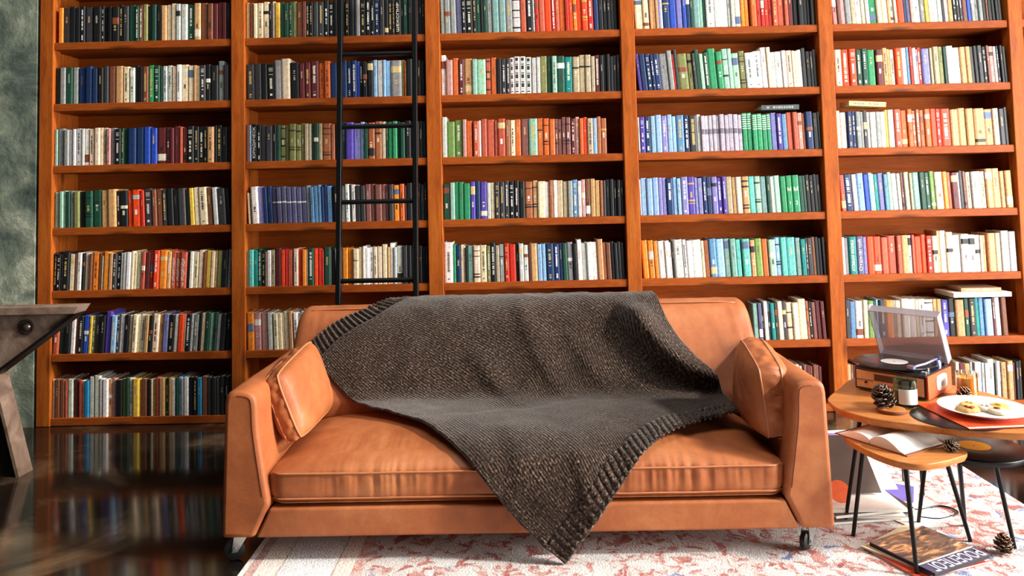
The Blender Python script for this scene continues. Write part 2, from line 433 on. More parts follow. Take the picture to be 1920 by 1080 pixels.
SHELF_Z = [Z0 + (6 - r) * PITCH for r in range(7)] + [Z0 + 7 * PITCH]
for i in range(len(POSTS) - 1):
    x0, x1 = POSTS[i][1], POSTS[i+1][0]
    for z in SHELF_Z:
        m = MB(); L = x1 - x0
        m.box((-L/2, 0.008, -TH), (L/2, 0.07, 0)); m.box((-L/2 - 0.026, 0.07, -TH), (L/2 + 0.026, 0.30, 0))
        o = m.build('shelf', M_SHELF, bc, bevel=0.003); o.location = ((x0+x1)/2, 0, z)
m = MB(); m.box((POSTS[0][0], 0.30, 0), (POSTS[-1][1], 0.318, TOP)); m.build('back_panel', M_BACK, bc)
m = MB(); m.box((POSTS[0][0]-.02, -0.02, TOP), (POSTS[-1][1]+.02, 0.318, TOP+.05)); m.build('top_board', M_SHELF, bc, bevel=0.004)  # unseen cornice above the view, added for the shadow it casts

# ------------------------------------------------------------------ books
PAL = {'k': ('black', '#191c1f'), 'c': ('charcoal', '#3a3a3e'), 'n': ('navy', '#1d3562'), 'u': ('royal blue', '#2b4fb8'),
 'b': ('pale blue', '#93bdea'), 'p': ('periwinkle', '#8484c2'), 'v': ('violet', '#5546a6'), 'g': ('dark green', '#1f4c3c'),
 'e': ('green', '#2f9462'), 'm': ('sage green', '#9bc7b0'), 'o': ('olive', '#858652'), 't': ('teal', '#168a84'),
 'q': ('turquoise', '#62bfb3'), 'r': ('red', '#c92f20'), 's': ('scarlet', '#ee4a1e'), 'a': ('orange', '#f08c2c'),
 'y': ('yellow', '#e6bb4a'), 'w': ('white', '#f3f0ea'), 'i': ('cream', '#ecd8b6'), 'd': ('tan', '#cc9c6a'),
 'h': ('brown', '#7c4a34'), 'x': ('maroon', '#62282a'), 'f': ('grey', '#939796'), 'l': ('light grey', '#cdd0ca'),
 'z': ('dusty pink', '#cc9590'), 'j': ('brick red', '#c35a42'), '1': ('cerulean', '#2a82b4'), '2': ('burnt orange', '#d8682e'),
 '3': ('khaki', '#b8a98a'), '4': ('russet', '#a9643f'), '5': ('slate purple', '#5e5e80'), '6': ('steel blue', '#5f8db8'),
 '7': ('plum brown', '#80504a'), '8': ('grey green', '#7fa8a0'), '9': ('leaf green', '#74954f'), '0': ('lavender grey', '#b7b1be')}
PALE = ['#f2ead2', '#e8e4dc', '#d8bb72', '#ffffff']
DARK = ['#2b2320', '#4a3626', '#1c2530']
PAGE = ['#e9dcc0', '#e0d0b0', '#efe6d2', '#d8c6a4']
BAYN = {1: 'leftmost', 2: 'second', 3: 'middle', 4: 'fourth', 5: 'rightmost'}
ROWN = {1: 'top', 2: 'second', 3: 'third', 4: 'fourth', 5: 'fifth', 6: 'sixth', 7: 'bottom'}
ORD = ['', 'first', 'second', 'third', 'fourth', 'fifth', 'sixth', 'seventh', 'eighth', 'ninth', 'tenth', 'eleventh', 'twelfth', 'thirteenth', 'fourteenth', 'fifteenth', 'sixteenth', 'seventeenth']
SPINE_TEXT = {(1, 5, 0): ('АРКАДИЙ ГАЙДАР', '1'), (1, 5, 1): ('АРКАДИЙ ГАЙДАР', '2'), (1, 5, 2): ('АРКАДИЙ ГАЙДАР', '3'),
  (2, 1, 0): ('ШЕКСПИР', ''), (2, 3, 0): ('ЮРИДИЧЕСК', ''), (4, 4, 0): ('М', '1'), (4, 4, 1): ('М', '2'),
  (5, 5, 0): ('АТОМНАЯ ФИЗИКА', ''), (5, 5, 1): ('Отрывной', '')}

def spine_prof(w):
    s = min(0.0045, 0.16 * w)
    return [(-.5, 0), (-.43, -.55*s), (-.28, -s), (.28, -s), (.43, -.55*s), (.5, 0)], s

def book_cover(mb, w, h, d, col, col2, deco, rs, M):
    pr, s = spine_prof(w); t = min(0.0028, w * 0.16)
    out = [(-w/2, d)] + [(u*w, y) for u, y in pr] + [(w/2, d), (w/2-t, d), (w/2-t, .004), (-w/2+t, .004), (-w/2+t, d)]
    mb.prism(out, 0, h, col, M, 'Z')
    off = 0.0004
    def patch(u0, u1, z0, z1, c):
        mb.add([(u0*w, -s-off, z0*h), (u1*w, -s-off, z0*h), (u1*w, -s-off, z1*h), (u0*w, -s-off, z1*h)], [(0, 1, 2, 3)], c, M)
    def band(z0, z1, c):
        vs = []; fs = []
        for u, y in pr: vs += [(u*w*1.012, y-off, z0*h), (u*w*1.012, y-off, z1*h)]
        for i in range(5): fs.append((2*i, 2*i+2, 2*i+3, 2*i+1))
        mb.add(vs, fs, c, M)
    def letters(z0, z1, c, hw=.17):
        z = z0
        while z < z1:
            L = rs.uniform(.012, .026)
            if rs.random() < .86:
                k = rs.uniform(.75, 1)
                patch(-hw*k, hw*rs.uniform(.7, 1), z, min(z+L, z1), c)
            z += L + rs.uniform(.005, .010)
    cc = lin(rs.choice(PALE))
    if deco == 'T':
        q = rs.random()
        if q < .55: letters(rs.uniform(.3, .45), rs.uniform(.8, .92), cc); letters(.06, rs.uniform(.1, .2), cc)
        elif q < .8: letters(rs.uniform(.08, .2), .9, cc, .2)
        else:
            for z in (.8, .84, .88, .7): patch(-.27, .27, z, z+.014, cc)
            patch(-.15, .15, .1, .16, cc); letters(.3, .6, cc)
    elif deco == 'D':
        letters(rs.uniform(.25, .4), rs.uniform(.75, .9), lin(rs.choice(DARK)), .14); patch(-.12, .12, .08, .1, lin(rs.choice(DARK)))
    elif deco == 'B':
        if col2: 
            for z0, z1 in col2[1]: band(z0, z1, lin(col2[0]))
        else:
            dk = lin(rs.choice(DARK + ['#c9a14e']))
            for z in rs.choice([(.72, .3), (.85, .7, .2, .12), (.66,), (.9, .6, .4, .1), (.35, .28, .8)]): band(z, z+rs.uniform(.02, .05), dk)
            letters(.45, .6, cc)
    elif deco == 'L':
        c2 = lin(rs.choice(['#f2eee4', '#2a2624', '#d9c08a', '#8a4a34', '#5b6f8f', '#c9c4bc', '#e9dfc8']))
        z0 = rs.choice([.08, .5, .66, .74]); band(z0, z0+rs.uniform(.08, .22), c2)
        letters(.32, .46, lin(rs.choice(PALE+DARK)))
    elif deco == 'X':
        dk = lin('#3b332f')
        for z in (.04, .12, .3, .36, .54, .60, .78, .84):
            patch(-.26, .26, z, z+.03 if z in (.04, .30, .54, .78) else z+.012, dk)
        for z0, z1 in ((.17, .28), (.41, .52), (.65, .76), (.88, .97)):
            patch(-.24, .24, z0, z1, dk)
    elif deco == '' and rs.random() < .45:
        letters(rs.uniform(.5, .62), rs.uniform(.72, .85), lin(rs.choice(['#cbb27a', '#b9b0a4', '#6b5a4a'])), .12)

def book_pages(mb, w, h, d, rs, M):
    t = min(0.0028, w * 0.16)
    mb.box((-w/2+t, .0042, .003), (w/2-t, d-.004, h-.003), lin(rs.choice(PAGE)), M)

books = []          # (area, dict)
for (bay, row, X0, U, l0, l1, s) in ROWS:
    toks = s.split(); x = X0; xe = POSTS[bay][0] - 0.004
    tot = sum(float(q[1:].rstrip('TDBLX#+-')) for q in toks) * U
    zs = SHELF_Z[row-1]; hashn = 0; rr = []
    if not ((bay, row) in ((2, 6), (3, 3), (5, 6)) or (row == 7 and tot < .2)):
        while x + tot + 0.02 < xe:
            toks.append('k3.4'); tot += 3.4 * U  # black filler books stand in for the shade beside the right upright
    nominal = tot
    x = max(X0, POSTS[bay-1][1] + .002 + (.205 * math.sin(math.radians(-l0 + .1)) if l0 < 0 else 0))
    if l1 > 0: xe -= .2 * math.sin(math.radians(l1))
    X0 = x
    for q in toks:
        code = q[0]; rest = q[1:]
        hx = 0
        if rest[-1] in '+-': hx = 1 if rest[-1] == '+' else -1; rest = rest[:-1]
        deco = ''
        if rest[-1] in 'TDBLX#': deco = rest[-1]; rest = rest[:-1]
        w = float(rest) * U
        if code != '_' and x + w * .6 < xe + .006:
            f = (x - X0) / max(nominal, .01)
            rr.append(dict(bay=bay, row=row, code=code, deco=deco, x=x, w=min(w, xe - x) if x + w > xe else w, hx=hx, lean=lerp(l0, l1, f), z=zs,
                           text=SPINE_TEXT.get((bay, row, hashn)) if deco == '#' else None))
            if deco == '#': hashn += 1
        x += w
    cnt = {}
    for b in rr: cnt[b['code']] = cnt.get(b['code'], 0) + 1
    seen = {}
    for b in rr:
        c = b['code']; seen[c] = seen.get(c, 0) + 1; b['k'] = seen[c]; b['n'] = cnt[c]
    for j, b in enumerate(rr):
        rs = random.Random(bay * 7919 + row * 104729 + j * 31 + 3)
        b['rs'] = rs
        b['h'] = 0.199 + rs.uniform(-.006, .006) + (0.018 if b['hx'] > 0 else -.02 if b['hx'] < 0 else 0)
        if b['w'] < .012: b['h'] -= rs.uniform(0, .01)
        b['d'] = rs.uniform(.125, .15); b['y'] = .020 + rs.uniform(-.004, .008)
    books += rr
books.sort(key=lambda b: -(b['w'] * b['h'] + (1 if b['text'] else 0)))
BANDS = {'5': ('#e8e6ea', [(.56, .60)]), 'e': ('#e9efe4', [(.58, .60), (.64, .66), (.70, .72), (.76, .78), (.82, .84), (.88, .90), (.94, .96)]), '0': ('#77717f', [(.48, .62)])}
N_IND = 300
stuff = MB()
FONT_M = plain('spine_lettering', '#f4ead8', 0.5, var=0.03)
for idx, b in enumerate(books):
    rs = b['rs']; w, h, d = b['w'] - .0015, b['h'], b['d']
    nm, hx = PAL[b['code']]; j = rs.uniform(.88, 1.1)
    col = tuple(min(1, q * j * rs.uniform(.94, 1.06)) for q in lin(hx)[:3]) + (1,)
    th = math.radians(b['lean'] + rs.uniform(-.05, .05))
    px = b['x'] + (b['w'] if th > 0 else 0)
    P = Matrix.Translation((px, b['y'], b['z'])) @ Matrix.Rotation(th, 4, 'Y') @ Matrix.Translation((-b['w']/2 if th > 0 else b['w']/2, 0, 0.0005))
    if idx < N_IND:
        mb = MB(); book_cover(mb, w, h, d, col, BANDS.get(b['code']) if b['deco'] == 'B' else None, b['deco'], rs, None)
        o = mb.build('book', M_BOOK); o.matrix_world = P
        mp = MB(); book_pages(mp, w, h, d, rs, None); mp.build('page_block', M_BOOK, o)
        size = 'thick ' if w > .040 else 'slim ' if w < .0245 else ''
        dd = {'T': ' with pale lettering', 'D': ' with dark lettering', 'B': ' with banded spine', 'L': ' with spine label', 'X': ' with checked spine', '#': ' with white title'}.get(b['deco'], '')
        pos = ('only %s one on %s shelf, %s bay' % (nm, ROWN[b['row']], BAYN[b['bay']])) if b['n'] == 1 else \
              ('%s %s from %s, %s shelf, %s bay' % (ORD[min(b['k'], b['n']+1-b['k'])], nm, 'left' if b['k'] <= b['n']+1-b['k'] else 'right', ROWN[b['row']], BAYN[b['bay']]))
        tag(o, '%s%s book%s, %s' % (size, nm, dd, pos), 'book', 'books on the %s shelf of the %s bay' % (ROWN[b['row']], BAYN[b['bay']]))
        if b['text']:
            s_ = spine_prof(w)[1]; T, N = b['text']
            Mt = Matrix.Rotation(PI/2, 4, 'X')
            if len(T) > 1:
                L = h * (.62 if N else .84); size_ = w * .62
                text_mesh('spine_title', T, size_, FONT_M, Matrix.Translation((0, -s_-.0003, h*(.2 if N else .08))) @ Mt @ Matrix.Rotation(PI/2, 4, 'Z'), o, fit=L)
            else:
                text_mesh('spine_title', T, w*.85, FONT_M, Matrix.Translation((0, -s_-.0003, h*.62)) @ Mt, o, align='CENTER')
            if N: text_mesh('volume_number', N, w*.8, FONT_M, Matrix.Translation((0, -s_-.0003, h*(.1 if len(T) > 1 else .25))) @ Mt, o, align='CENTER')
    else:
        book_cover(stuff, w, h, d, col, BANDS.get(b['code']) if b['deco'] == 'B' else None, b['deco'], rs, P)
        book_pages(stuff, w, h, d, rs, P)
tag(stuff.build('books', M_BOOK), 'remaining narrow books packed between the thicker ones on every shelf', 'books', kind='stuff')

def flat_book(x, y, z, L, D, T, rz, tilt, cov, page, label):
    o = empty('book', (x, y, z), rz); o.rotation_euler = (0, tilt, rz)
    m = MB(); c = lin(cov)
    m.box((-L/2, -D/2, 0), (L/2, D/2, .003), c); m.box((-L/2, -D/2, T-.003), (L/2, D/2, T), c); m.box((-L/2, -D/2-.001, .0), (L/2, -D/2+.003, T), c)
    rs = random.Random(int(x*1000)); u = -L*.36
    while u < L*.36:
        k = rs.uniform(.006, .014)
        if rs.random() < .8: m.add([(u, -D/2-.0015, T*.3), (u+k, -D/2-.0015, T*.3), (u+k, -D/2-.0015, T*.7), (u, -D/2-.0015, T*.7)], [(0, 1, 2, 3)], lin(page))
        u += k + .004
    m.build('cover', M_BOOK, o)
    p = MB(); p.box((-L/2+.003, -D/2+.004, .0032), (L/2-.003, D/2-.003, T-.0032), lin('#e6d8bc')); p.build('page_block', M_BOOK, o)
    tag(o, label, 'book', 'books lying flat on top of the rows')
flat_book(1.420, .080, SHELF_Z[2]+.2185, .205, .13, .026, 0, 0, '#4b5452', '#9fa6a2', 'charcoal book lying flat on the green set, third shelf, fourth bay')
flat_book(1.895, .085, SHELF_Z[2]+.2265, .200, .13, .026, 0, math.radians(3.5), '#e6c488', '#8c8c8c', 'cream book lying flat and tilted above grey spines, third shelf, rightmost bay')
flat_book(2.440, .080, SHELF_Z[5]+.2105, .31, .19, .024, 0.02, 0, '#f0e6d2', '#e9dfcc', 'large cream book lying flat on the row above the record player')
flat_book(2.455, .090, SHELF_Z[5]+.235, .21, .15, .020, -0.03, 0, '#b98a68', '#d8bfa2', 'smaller pale brown book lying flat on a large cream book')
# ------------------------------------------------------------------ library ladder
lad = tag(empty('library_ladder', (-0.745, -0.28, 0)), 'black metal library ladder leaning against the second bay behind the sofa', 'ladder')
def lad_y(z): return lerp(-0.0, 0.20, z / 2.5)
for sx in (-.198, .198):
    m = MB()
    for z0, z1 in ((0.0, 2.48),):
        y0, y1 = lad_y(z0), lad_y(z1); w = .0125; d = .022
        dx0 = sx; dx1 = sx * 1.0 - .004
        m.add([(dx0-w, y0-d, z0), (dx0+w, y0-d, z0), (dx0+w, y0+d, z0), (dx0-w, y0+d, z0), (dx1-w, y1-d, z1), (dx1+w, y1-d, z1), (dx1+w, y1+d, z1), (dx1-w, y1+d, z1)],
              [(0,3,2,1),(4,5,6,7),(0,1,5,4),(1,2,6,5),(2,3,7,6),(3,0,4,7)])
    m.build('stile', M_BLACK, lad, bevel=.004, seg=3)
for z in (.37, .77, 1.172, 1.566, 1.955, 2.345):
    m = MB(); m.tube([(-.19, lad_y(z), z), (.19, lad_y(z), z)], .0125, 12); m.build('rung', M_BLACK, lad, smooth=True, angle=.7)

# ------------------------------------------------------------------ sofa
XC = -0.006
S0 = Vector((XC, -1.1, 0))
def rel(mb, o=S0):
    mb.v = [v - o for v in mb.v]; return mb
sofa = tag(empty('sofa', S0), 'tan leather two-seat sofa on casters in front of the bookcase', 'sofa')
# arms: the front face widens downwards, the rail runs in between with slanted ends
ARM = [(1.006, .092), (.897, .092), (.846, .198), (.880, .42), (.887, .525), (.897, .556), (.925, .570), (.968, .570), (.988, .556), (.994, .53)]
for s in (-1, 1):
    pts = [(XC + s * x, z) for x, z in ARM]
    m = MB()
    ys = [-1.603, -1.585, -1.4, -1.2, -1.0, -.8, -.66, -.64]
    sh = [.985, 1, 1, 1, 1, 1, 1, .985]
    cx = sum(p[0] for p in pts)/len(pts); cz = .33
    dense = [(p.x, p.y) for p in catmull([Vector((p[0], p[1], 0)) for p in pts[2:]], 5)]
    ring = [pts[0], pts[1]] + dense
    rows = []
    for y, k in zip(ys, sh):
        r = []
        for (x, z) in ring:
            dz = 0
            if z > .5: dz = 0.006 * noise.noise((x*9, y*6, s*3))
            r.append((cx + (x-cx)*k, y, cz + (z-cz)*k + dz))
        rows.append(r)
    n = len(ring)
    vs = [p for r in rows for p in r]; fs = []
    for i in range(len(rows)-1):
        for j in range(n):
            j2 = (j+1) % n; fs.append((i*n+j, i*n+j2, (i+1)*n+j2, (i+1)*n+j))
    fs.append(tuple(range(n))); fs.append(tuple(range((len(rows)-1)*n, len(rows)*n)))
    m.add(vs, fs)
    arm = rel(m).build('arm', M_LEATHER, sofa, smooth=True, angle=.75, bevel=.014, seg=4)
    # stitched seam along the inner front edge
    m = MB(); q = []
    for i in range(3, 26):
        p0, p1, p2 = ring[i-1], ring[i], ring[i+1]
        t = Vector((p2[0]-p0[0], p2[1]-p0[1], 0)).normalized(); nn = Vector((-t.y, t.x, 0))
        if nn.dot(Vector((cx-p1[0], cz-p1[1], 0))) < 0: nn = -nn
        q.append((p1[0]+nn.x*.017, -1.6035, p1[1]+nn.y*.017))
    m.tube(q, .0013, 6)
    rel(m).build('seam', M_SEAM, arm, smooth=True)
m = MB(); m.prism([(XC-.893, .092), (XC+.893, .092), (XC+.848, .185), (XC-.848, .185)], -1.597, -1.5)
m.box((XC-.86, -1.5, .10), (XC+.86, -.64, .19))
rel(m).build('base_rail', M_LEATHER, sofa, bevel=.008, seg=3)
m = MB(); m.box((XC-.97, -.655, .10), (XC+.97, -.585, .60)); rel(m).build('back_frame', M_LEATHER, sofa, bevel=.02, seg=3)

def section_cushion(x0, x1, sec, nx, top_ref, disp, endr, ctr, crown_p=6, zbase=.295, crown=1.0, endz=.55):
    """closed (y, z) section swept along x, ends rounded"""
    sec = [Vector((p[0], p[1], 0)) for p in sec]
    cs = catmull(sec, 6, closed=True)
    P = []
    for i in range(nx + 1):
        u = i / nx; u2 = u
        x = lerp(x0, x1, u); e = min(x - x0, x1 - x)
        k = 1.0
        if e < endr: k = math.sqrt(max(0, 1 - (1 - e/endr)**2))
        hx = abs(2*u - 1)
        row = []
        for p in cs:
            y, z = p.x, p.y
            if z > zbase: z = zbase + (z - zbase) * (1 - crown * hx**crown_p)
            y2 = ctr[0] + (y - ctr[0]) * (0.86 + .14*k); z2 = ctr[1] + (z - ctr[1]) * (endz + (1-endz)*k)
            d = disp(x, y, z, u) if k > .3 else (0, 0)
            row.append((x, y2 + d[0], z2 + d[1]))
        P.append(row)
    nj = len(cs)
    m = MB(); vs = [p for r in P for p in r]; fs = []
    for i in range(nx):
        for j in range(nj):
            j2 = (j+1) % nj; fs.append((i*nj+j, i*nj+j2, (i+1)*nj+j2, (i+1)*nj+j))
    fs.append(tuple(range(nj))); fs.append(tuple(range(nx*nj, (nx+1)*nj)))
    m.add(vs, fs); return m
SEAT = [(-1.555, .199), (-1.578, .204), (-1.588, .225), (-1.589, .26), (-1.588, .292), (-1.572, .312), (-1.525, .335), (-1.44, .352), (-1.30, .366), (-1.12, .362), (-1.0, .345), (-.95, .30), (-.93, .25), (-.95, .205), (-1.2, .199)]
def seat_disp(x, y, z, u):
    a = noise.noise((x*34, 3.1, z*2.5)) * .55 + noise.noise((x*75, 1.7, z*3)) * .35
    clus = max(0, noise.noise((x*3.1+7, 0, 0)) + .35)
    if y < -1.5:
        t = max(0, 1 - abs(z - .27) / .07)
        return (a * .016 * clus * (t + .25), 0)
    return (0, .005 * noise.noise((x*4, y*5, 0)) + a * .006 * clus * sstep(-1.3, -1.5, y))
m = section_cushion(XC-.862, XC+.862, SEAT, 330, 0, seat_disp, .065, (-1.27, .27), 5, .295, .85)
seat = rel(m).build('seat_cushion', M_LEATHER, sofa, smooth=True)
for z, y in ((.294, -1.5905), (.212, -1.587)):
    m = MB(); pts = []
    for i in range(61):
        x = lerp(XC-.845, XC+.845, i/60); e = min(x-XC+.845, XC+.845-x)
        yy = y + (.02 * (1 - min(1, e/.03))**2)
        pts.append((x, yy, z + .0015*noise.noise((x*8, z, 0))))
    m.tube(pts, .0032, 7); rel(m).build('piping', M_PIPING, seat, smooth=True)
BACK = [(-1.03, .30), (-1.05, .37), (-1.015, .43), (-.945, .525), (-.860, .635), (-.805, .700), (-.735, .722), (-.675, .710), (-.640, .67), (-.640, .5), (-.66, .33), (-.85, .27)]
def back_disp(x, y, z, u):
    e = min(u, 1-u)
    a = noise.noise((x*16, 2.2, z*4)) * .5 + noise.noise((x*40, 4, z*6)) * .3
    wr = a * .011 * (.25 + sstep(.22, .02, e)) * (1.0 if z > .5 else .5)
    puff = .012 * (1 - (2*u-1)**4)
    return (wr - puff, wr * .4)
for a, b in ((XC-.975, XC-.004), (XC+.004, XC+.975)):
    m = section_cushion(a, b, BACK, 130, 0, back_disp, .045, (-.80, .50), 8, .6, .03, .84)
    bcush = rel(m).build('back_cushion', M_LEATHER, sofa, smooth=True)
    mm = MB(); pts = []
    for i in range(41):
        u = i/40; x = lerp(a+.05, b-.05, u)
        hx = abs(2*u-1)
        pts.append((x, -.790 - .012*(1-hx**4), .715 - .008*hx**6))
    mm.tube(pts, .003, 7); rel(mm).build('piping', M_PIPING, bcush, smooth=True)
# casters
def caster(x, y, rz, on_rug=True):
    R_, zc = (.0300, .0392) if on_rug else (.0345, .0346)
    c = MB()
    c.box((-.028, -.028, .086), (.028, .028, .092))
    c.prism([(-.026, .088), (.022, .088), (-.016, .030), (-.034, .030)], -.017, -.014); c.prism([(-.026, .088), (.022, .088), (-.016, .030), (-.034, .030)], .014, .017)
    Mx = Matrix.Translation((x - S0.x, y - S0.y, 0)) @ Matrix.Rotation(rz, 4, 'Z')
    root = c.build('caster_bracket', M_STEEL, sofa); root.matrix_local = Mx
    w = MB(); w.lathe([(.004, -.011), (R_*.7, -.011), (R_-.0015, -.008), (R_, 0), (R_-.0015, .008), (R_*.7, .011), (.004, .011)], 30, M=Matrix.Translation((-.025, 0, zc)) @ Matrix.Rotation(PI/2, 4, 'X'))
    w.build('wheel', M_RUBBER, root, smooth=True, angle=.6)
    b = MB(); b.tube([(-.025, -.021, .040), (-.025, .021, .040)], .006, 10); b.build('axle_bolt', M_STEEL, root, smooth=True, angle=.6)
caster(-.965, -1.535, .35, False); caster(.935, -1.540, .75); caster(-.93, -.72, .3, False); caster(.90, -.72, 2.6)

# ------------------------------------------------------------------ scatter cushions
def cushion(name, fb, ft, bb, bt, thick, side, label):
    """face quad: front-bottom, front-top, back-bottom, back-top; boxed edge of width thick; side = +1 when the arm is at +x"""
    fb, ft, bb, bt = map(Vector, (fb, ft, bb, bt))
    org = (fb + ft + bb + bt) / 4; org.z = min(fb.z, bb.z)
    root = tag(empty(name, org), label, 'cushion', 'leather scatter cushions on the sofa')
    n = (bb - fb).cross(ft - fb).normalized()
    if n.x * side > 0: n = -n            # n points to the middle of the sofa
    N = 26
    def pt(u, v):   # superellipse-rounded outline
        a, b = 2*u-1, 2*v-1
        r = 1 - .10 * (abs(a)**3) * (abs(b)**3) - .04*(1-abs(a)**2)*(abs(b)**8) - .04*(1-abs(b)**2)*(abs(a)**8)
        a *= r; b *= r; u, v = (a+1)/2, (b+1)/2
        return fb*(1-u)*(1-v) + bb*u*(1-v) + ft*(1-u)*v + bt*u*v
    m = MB()
    def puff(u, v): return ((1-(2*u-1)**4) * (1-(2*v-1)**4)) ** .6
    layers = []
    for sgn in (1, -1):
        G = []
        for i in range(N+1):
            r = []
            for j in range(N+1):
                u, v = i/N, j/N
                w = .004*noise.noise((u*9+side, v*9, sgn)) 
                r.append(pt(u, v) + n * (sgn*thick/2 + sgn*(.042*puff(u, v) + w*puff(u, v)) - (thick/2 if True else 0)))
            G.append(r)
        layers.append(G); m.grid(G, N+1, N+1)
    # boxed edge with wrinkles
    ring = [(i, 0) for i in range(N)] + [(N, j) for j in range(N)] + [(i, N) for i in range(N, 0, -1)] + [(0, j) for j in range(N, 0, -1)]
    E = []
    cen = (fb+ft+bb+bt)/4
    for q, (i, j) in enumerate(ring + ring[:1]):
        a, b = layers[0][i][j], layers[1][i][j]; r = []
        for k in range(9):
            t = k/8; p = a.lerp(b, t); o = (p - cen); o = (o - n*o.dot(n)).normalized()
            r.append(p + o * (.006*math.sin(PI*t) + .013*math.sin(PI*t)*noise.noise((q*.55, t*1.6, side*4))))
        E.append(r)
    m.grid(E, len(E), 9)
    m.v = [v - org for v in m.v]
    me_o = m.build('cushion_cover', M_LEATHER, root, smooth=True, angle=1.0)
    for L in layers:
        t = MB(); t.tube([L[i][j] - org for i, j in ring], .0038, 7, closed=True); t.build('piping', M_PIPING, root, smooth=True)
cushion('scatter_cushion', (-.785, -1.475, .362), (-.880, -1.46, .590), (-.760, -1.085, .378), (-.850, -1.09, .650), .050, -1,
        'tan leather scatter cushion tilted against the left arm of the sofa')
cushion('scatter_cushion', (.822, -1.53, .348), (.802, -1.50, .590), (.795, -1.22, .366), (.820, -1.21, .645), .075, 1,
        'tan leather scatter cushion standing upright against the right arm of the sofa')

# ------------------------------------------------------------------ knitted throw
PROF = catmull([Vector((a, b, 0)) for a, b in [(-.60,.45),(-.60,.58),(-.615,.69),(-.66,.725),(-.72,.737),(-.785,.722),(-.86,.655),(-.95,.53),(-1.02,.43),(-1.065,.39),(-1.12,.378),(-1.25,.385),(-1.38,.382),(-1.48,.365),(-1.55,.335),(-1.598,.295),(-1.612,.22),(-1.613,.12),(-1.615,.02)]], 12)
SL = [0.0]
for a, b in zip(PROF, PROF[1:]): SL.append(SL[-1] + (b-a).length)
def prof_at(s):
    s = min(max(s, 0), SL[-1] - 1e-6)
    lo, hi = 0, len(SL)-1
    while hi - lo > 1:
        md = (lo+hi)//2
        if SL[md] <= s: lo = md
        else: hi = md
    t = (s - SL[lo]) / (SL[hi] - SL[lo]); a, b = PROF[lo], PROF[lo+1]
    p = a.lerp(b, t)
    tg = (PROF[min(lo+3, len(PROF)-1)] - PROF[max(lo-2, 0)]).normalized()
    return p, Vector((-tg.y * -1, tg.x * -1, 0)) if False else Vector((tg.y, -tg.x, 0))
def curve_fn(pts):
    c = catmull([Vector((a, b, 0)) for a, b in pts], 16); L = [0]
    for a, b in zip(c, c[1:]): L.append(L[-1] + (b-a).length)
    def f(t):
        d = t * L[-1]; i = 0
        while i < len(L)-2 and L[i+1] < d: i += 1
        k = (d-L[i]) / max(1e-9, L[i+1]-L[i]); return c[i].lerp(c[i+1], min(1, k))
    return f, L[-1]
hem1, l_h1 = curve_fn([(-.905, .615), (-.83, .535), (-.757, .487), (-.681, .445), (-.56, .34), (-.43, .22), (-.32, .12)])
hem2, l_h2 = curve_fn([(.117, 1.712), (.189, 1.619), (.271, 1.511), (.376, 1.393), (.484, 1.29), (.612, 1.213), (.70, 1.17), (.768, 1.13)])
low, l_lo = curve_fn([(-.905, .615), (-.868, .68), (-.82, .74), (-.723, .845), (-.592, .981), (-.468, 1.100), (-.382, 1.172), (-.292, 1.282), (-.212, 1.376), (-.122, 1.477), (-.036, 1.576), (.049, 1.660), (.117, 1.712)])
upp, l_up = curve_fn([(-.32, .12), (.0, .10), (.35, .15), (.545, .30), (.578, .40), (.604, .56), (.671, .70), (.739, .80), (.785, .90), (.782, 1.02), (.768, 1.13)])
def seg_dist(p, poly):
    best = (9, 0, 0)
    for i in range(len(poly)-1):
        a, b = Vector(poly[i]), Vector(poly[i+1]); d = b-a
        t = max(0, min(1, (p-a).dot(d)/d.dot(d))); q = a + d*t
        e = (p-q).length
        if e < best[0]:
            best = (e, math.copysign(1, d.x*(p-a).y - d.y*(p-a).x), (i+t)/(len(poly)-1))
    return best
RIDGE = [(.40, .42), (.44, .52), (.50, .62), (.565, .71), (.66, .79), (.745, .83)]
FOLDS = [([(.0, .44), (.03, .60), (.10, .76), (.17, .88)], .034, .020), ([(-.20, .70), (-.12, .80), (-.03, .93)], .03, .018), ([(-.42, .60), (-.46, .70), (-.50, .80)], .04, .014),
         ([(.20, .60), (.28, .75), (.36, .88)], .03, .013), ([(-.30, 1.06), (-.10, 1.00), (.05, .98)], .04, -.014), ([(.16, 1.36), (.19, 1.45), (.22, 1.56)], .025, .012), ([(-.05, 1.25), (-.02, 1.36), (0, 1.5)], .035, .010)]
def throw_point(u, v):
    A, B, T, D = hem1(0), hem1(1), hem2(0), hem2(1)
    p = low(u)*(1-v) + upp(u)*v + hem1(v)*(1-u) + hem2(v)*u - (A*(1-u)*(1-v) + B*(1-u)*v + T*u*(1-v) + D*u*v)
    x, s = p.x, p.y
    q, n = prof_at(s)
    e = min(u, 1-u, v, 1-v); k = sstep(0, .05, e)
    off = .004
    if s > .33:
        P2 = Vector((x, s)); k *= sstep(.33, .5, s)
        d, sg, t = seg_dist(P2, RIDGE)
        amp = .095 * sstep(0, .34, t) * (1 - .2*t)
        if sg > 0: off += amp * math.exp(-(d/.030)**2) - .010*math.exp(-((d-.09)/.05)**2)*0
        else: off += amp * (math.exp(-(d/.085)**2))
        for poly, w, a in FOLDS:
            d, sg, t = seg_dist(P2, poly)
            off += a * math.exp(-((d - .3*w*sg)/(w if sg > 0 else w*1.9))**2) * math.sin(PI*min(1, max(0.05, .12+.76*t)))
        off += k * .008 * (noise.noise((x*5, s*5, 1.3)) + .35) + k * .004 * noise.noise((x*14, s*14, 4)) + .002
        if s > 1.45: off += .006 + .012*noise.noise((x*6, s*4, 9))*k
        off += .006 * (1-k) * (noise.noise((u*30, v*30, 2)) + .4)
    # ribbing of the two hems
    return Vector((x, q.x + n.x*off, q.y + n.y*off)), x, s
S1 = Vector((0, -1.1, .38))
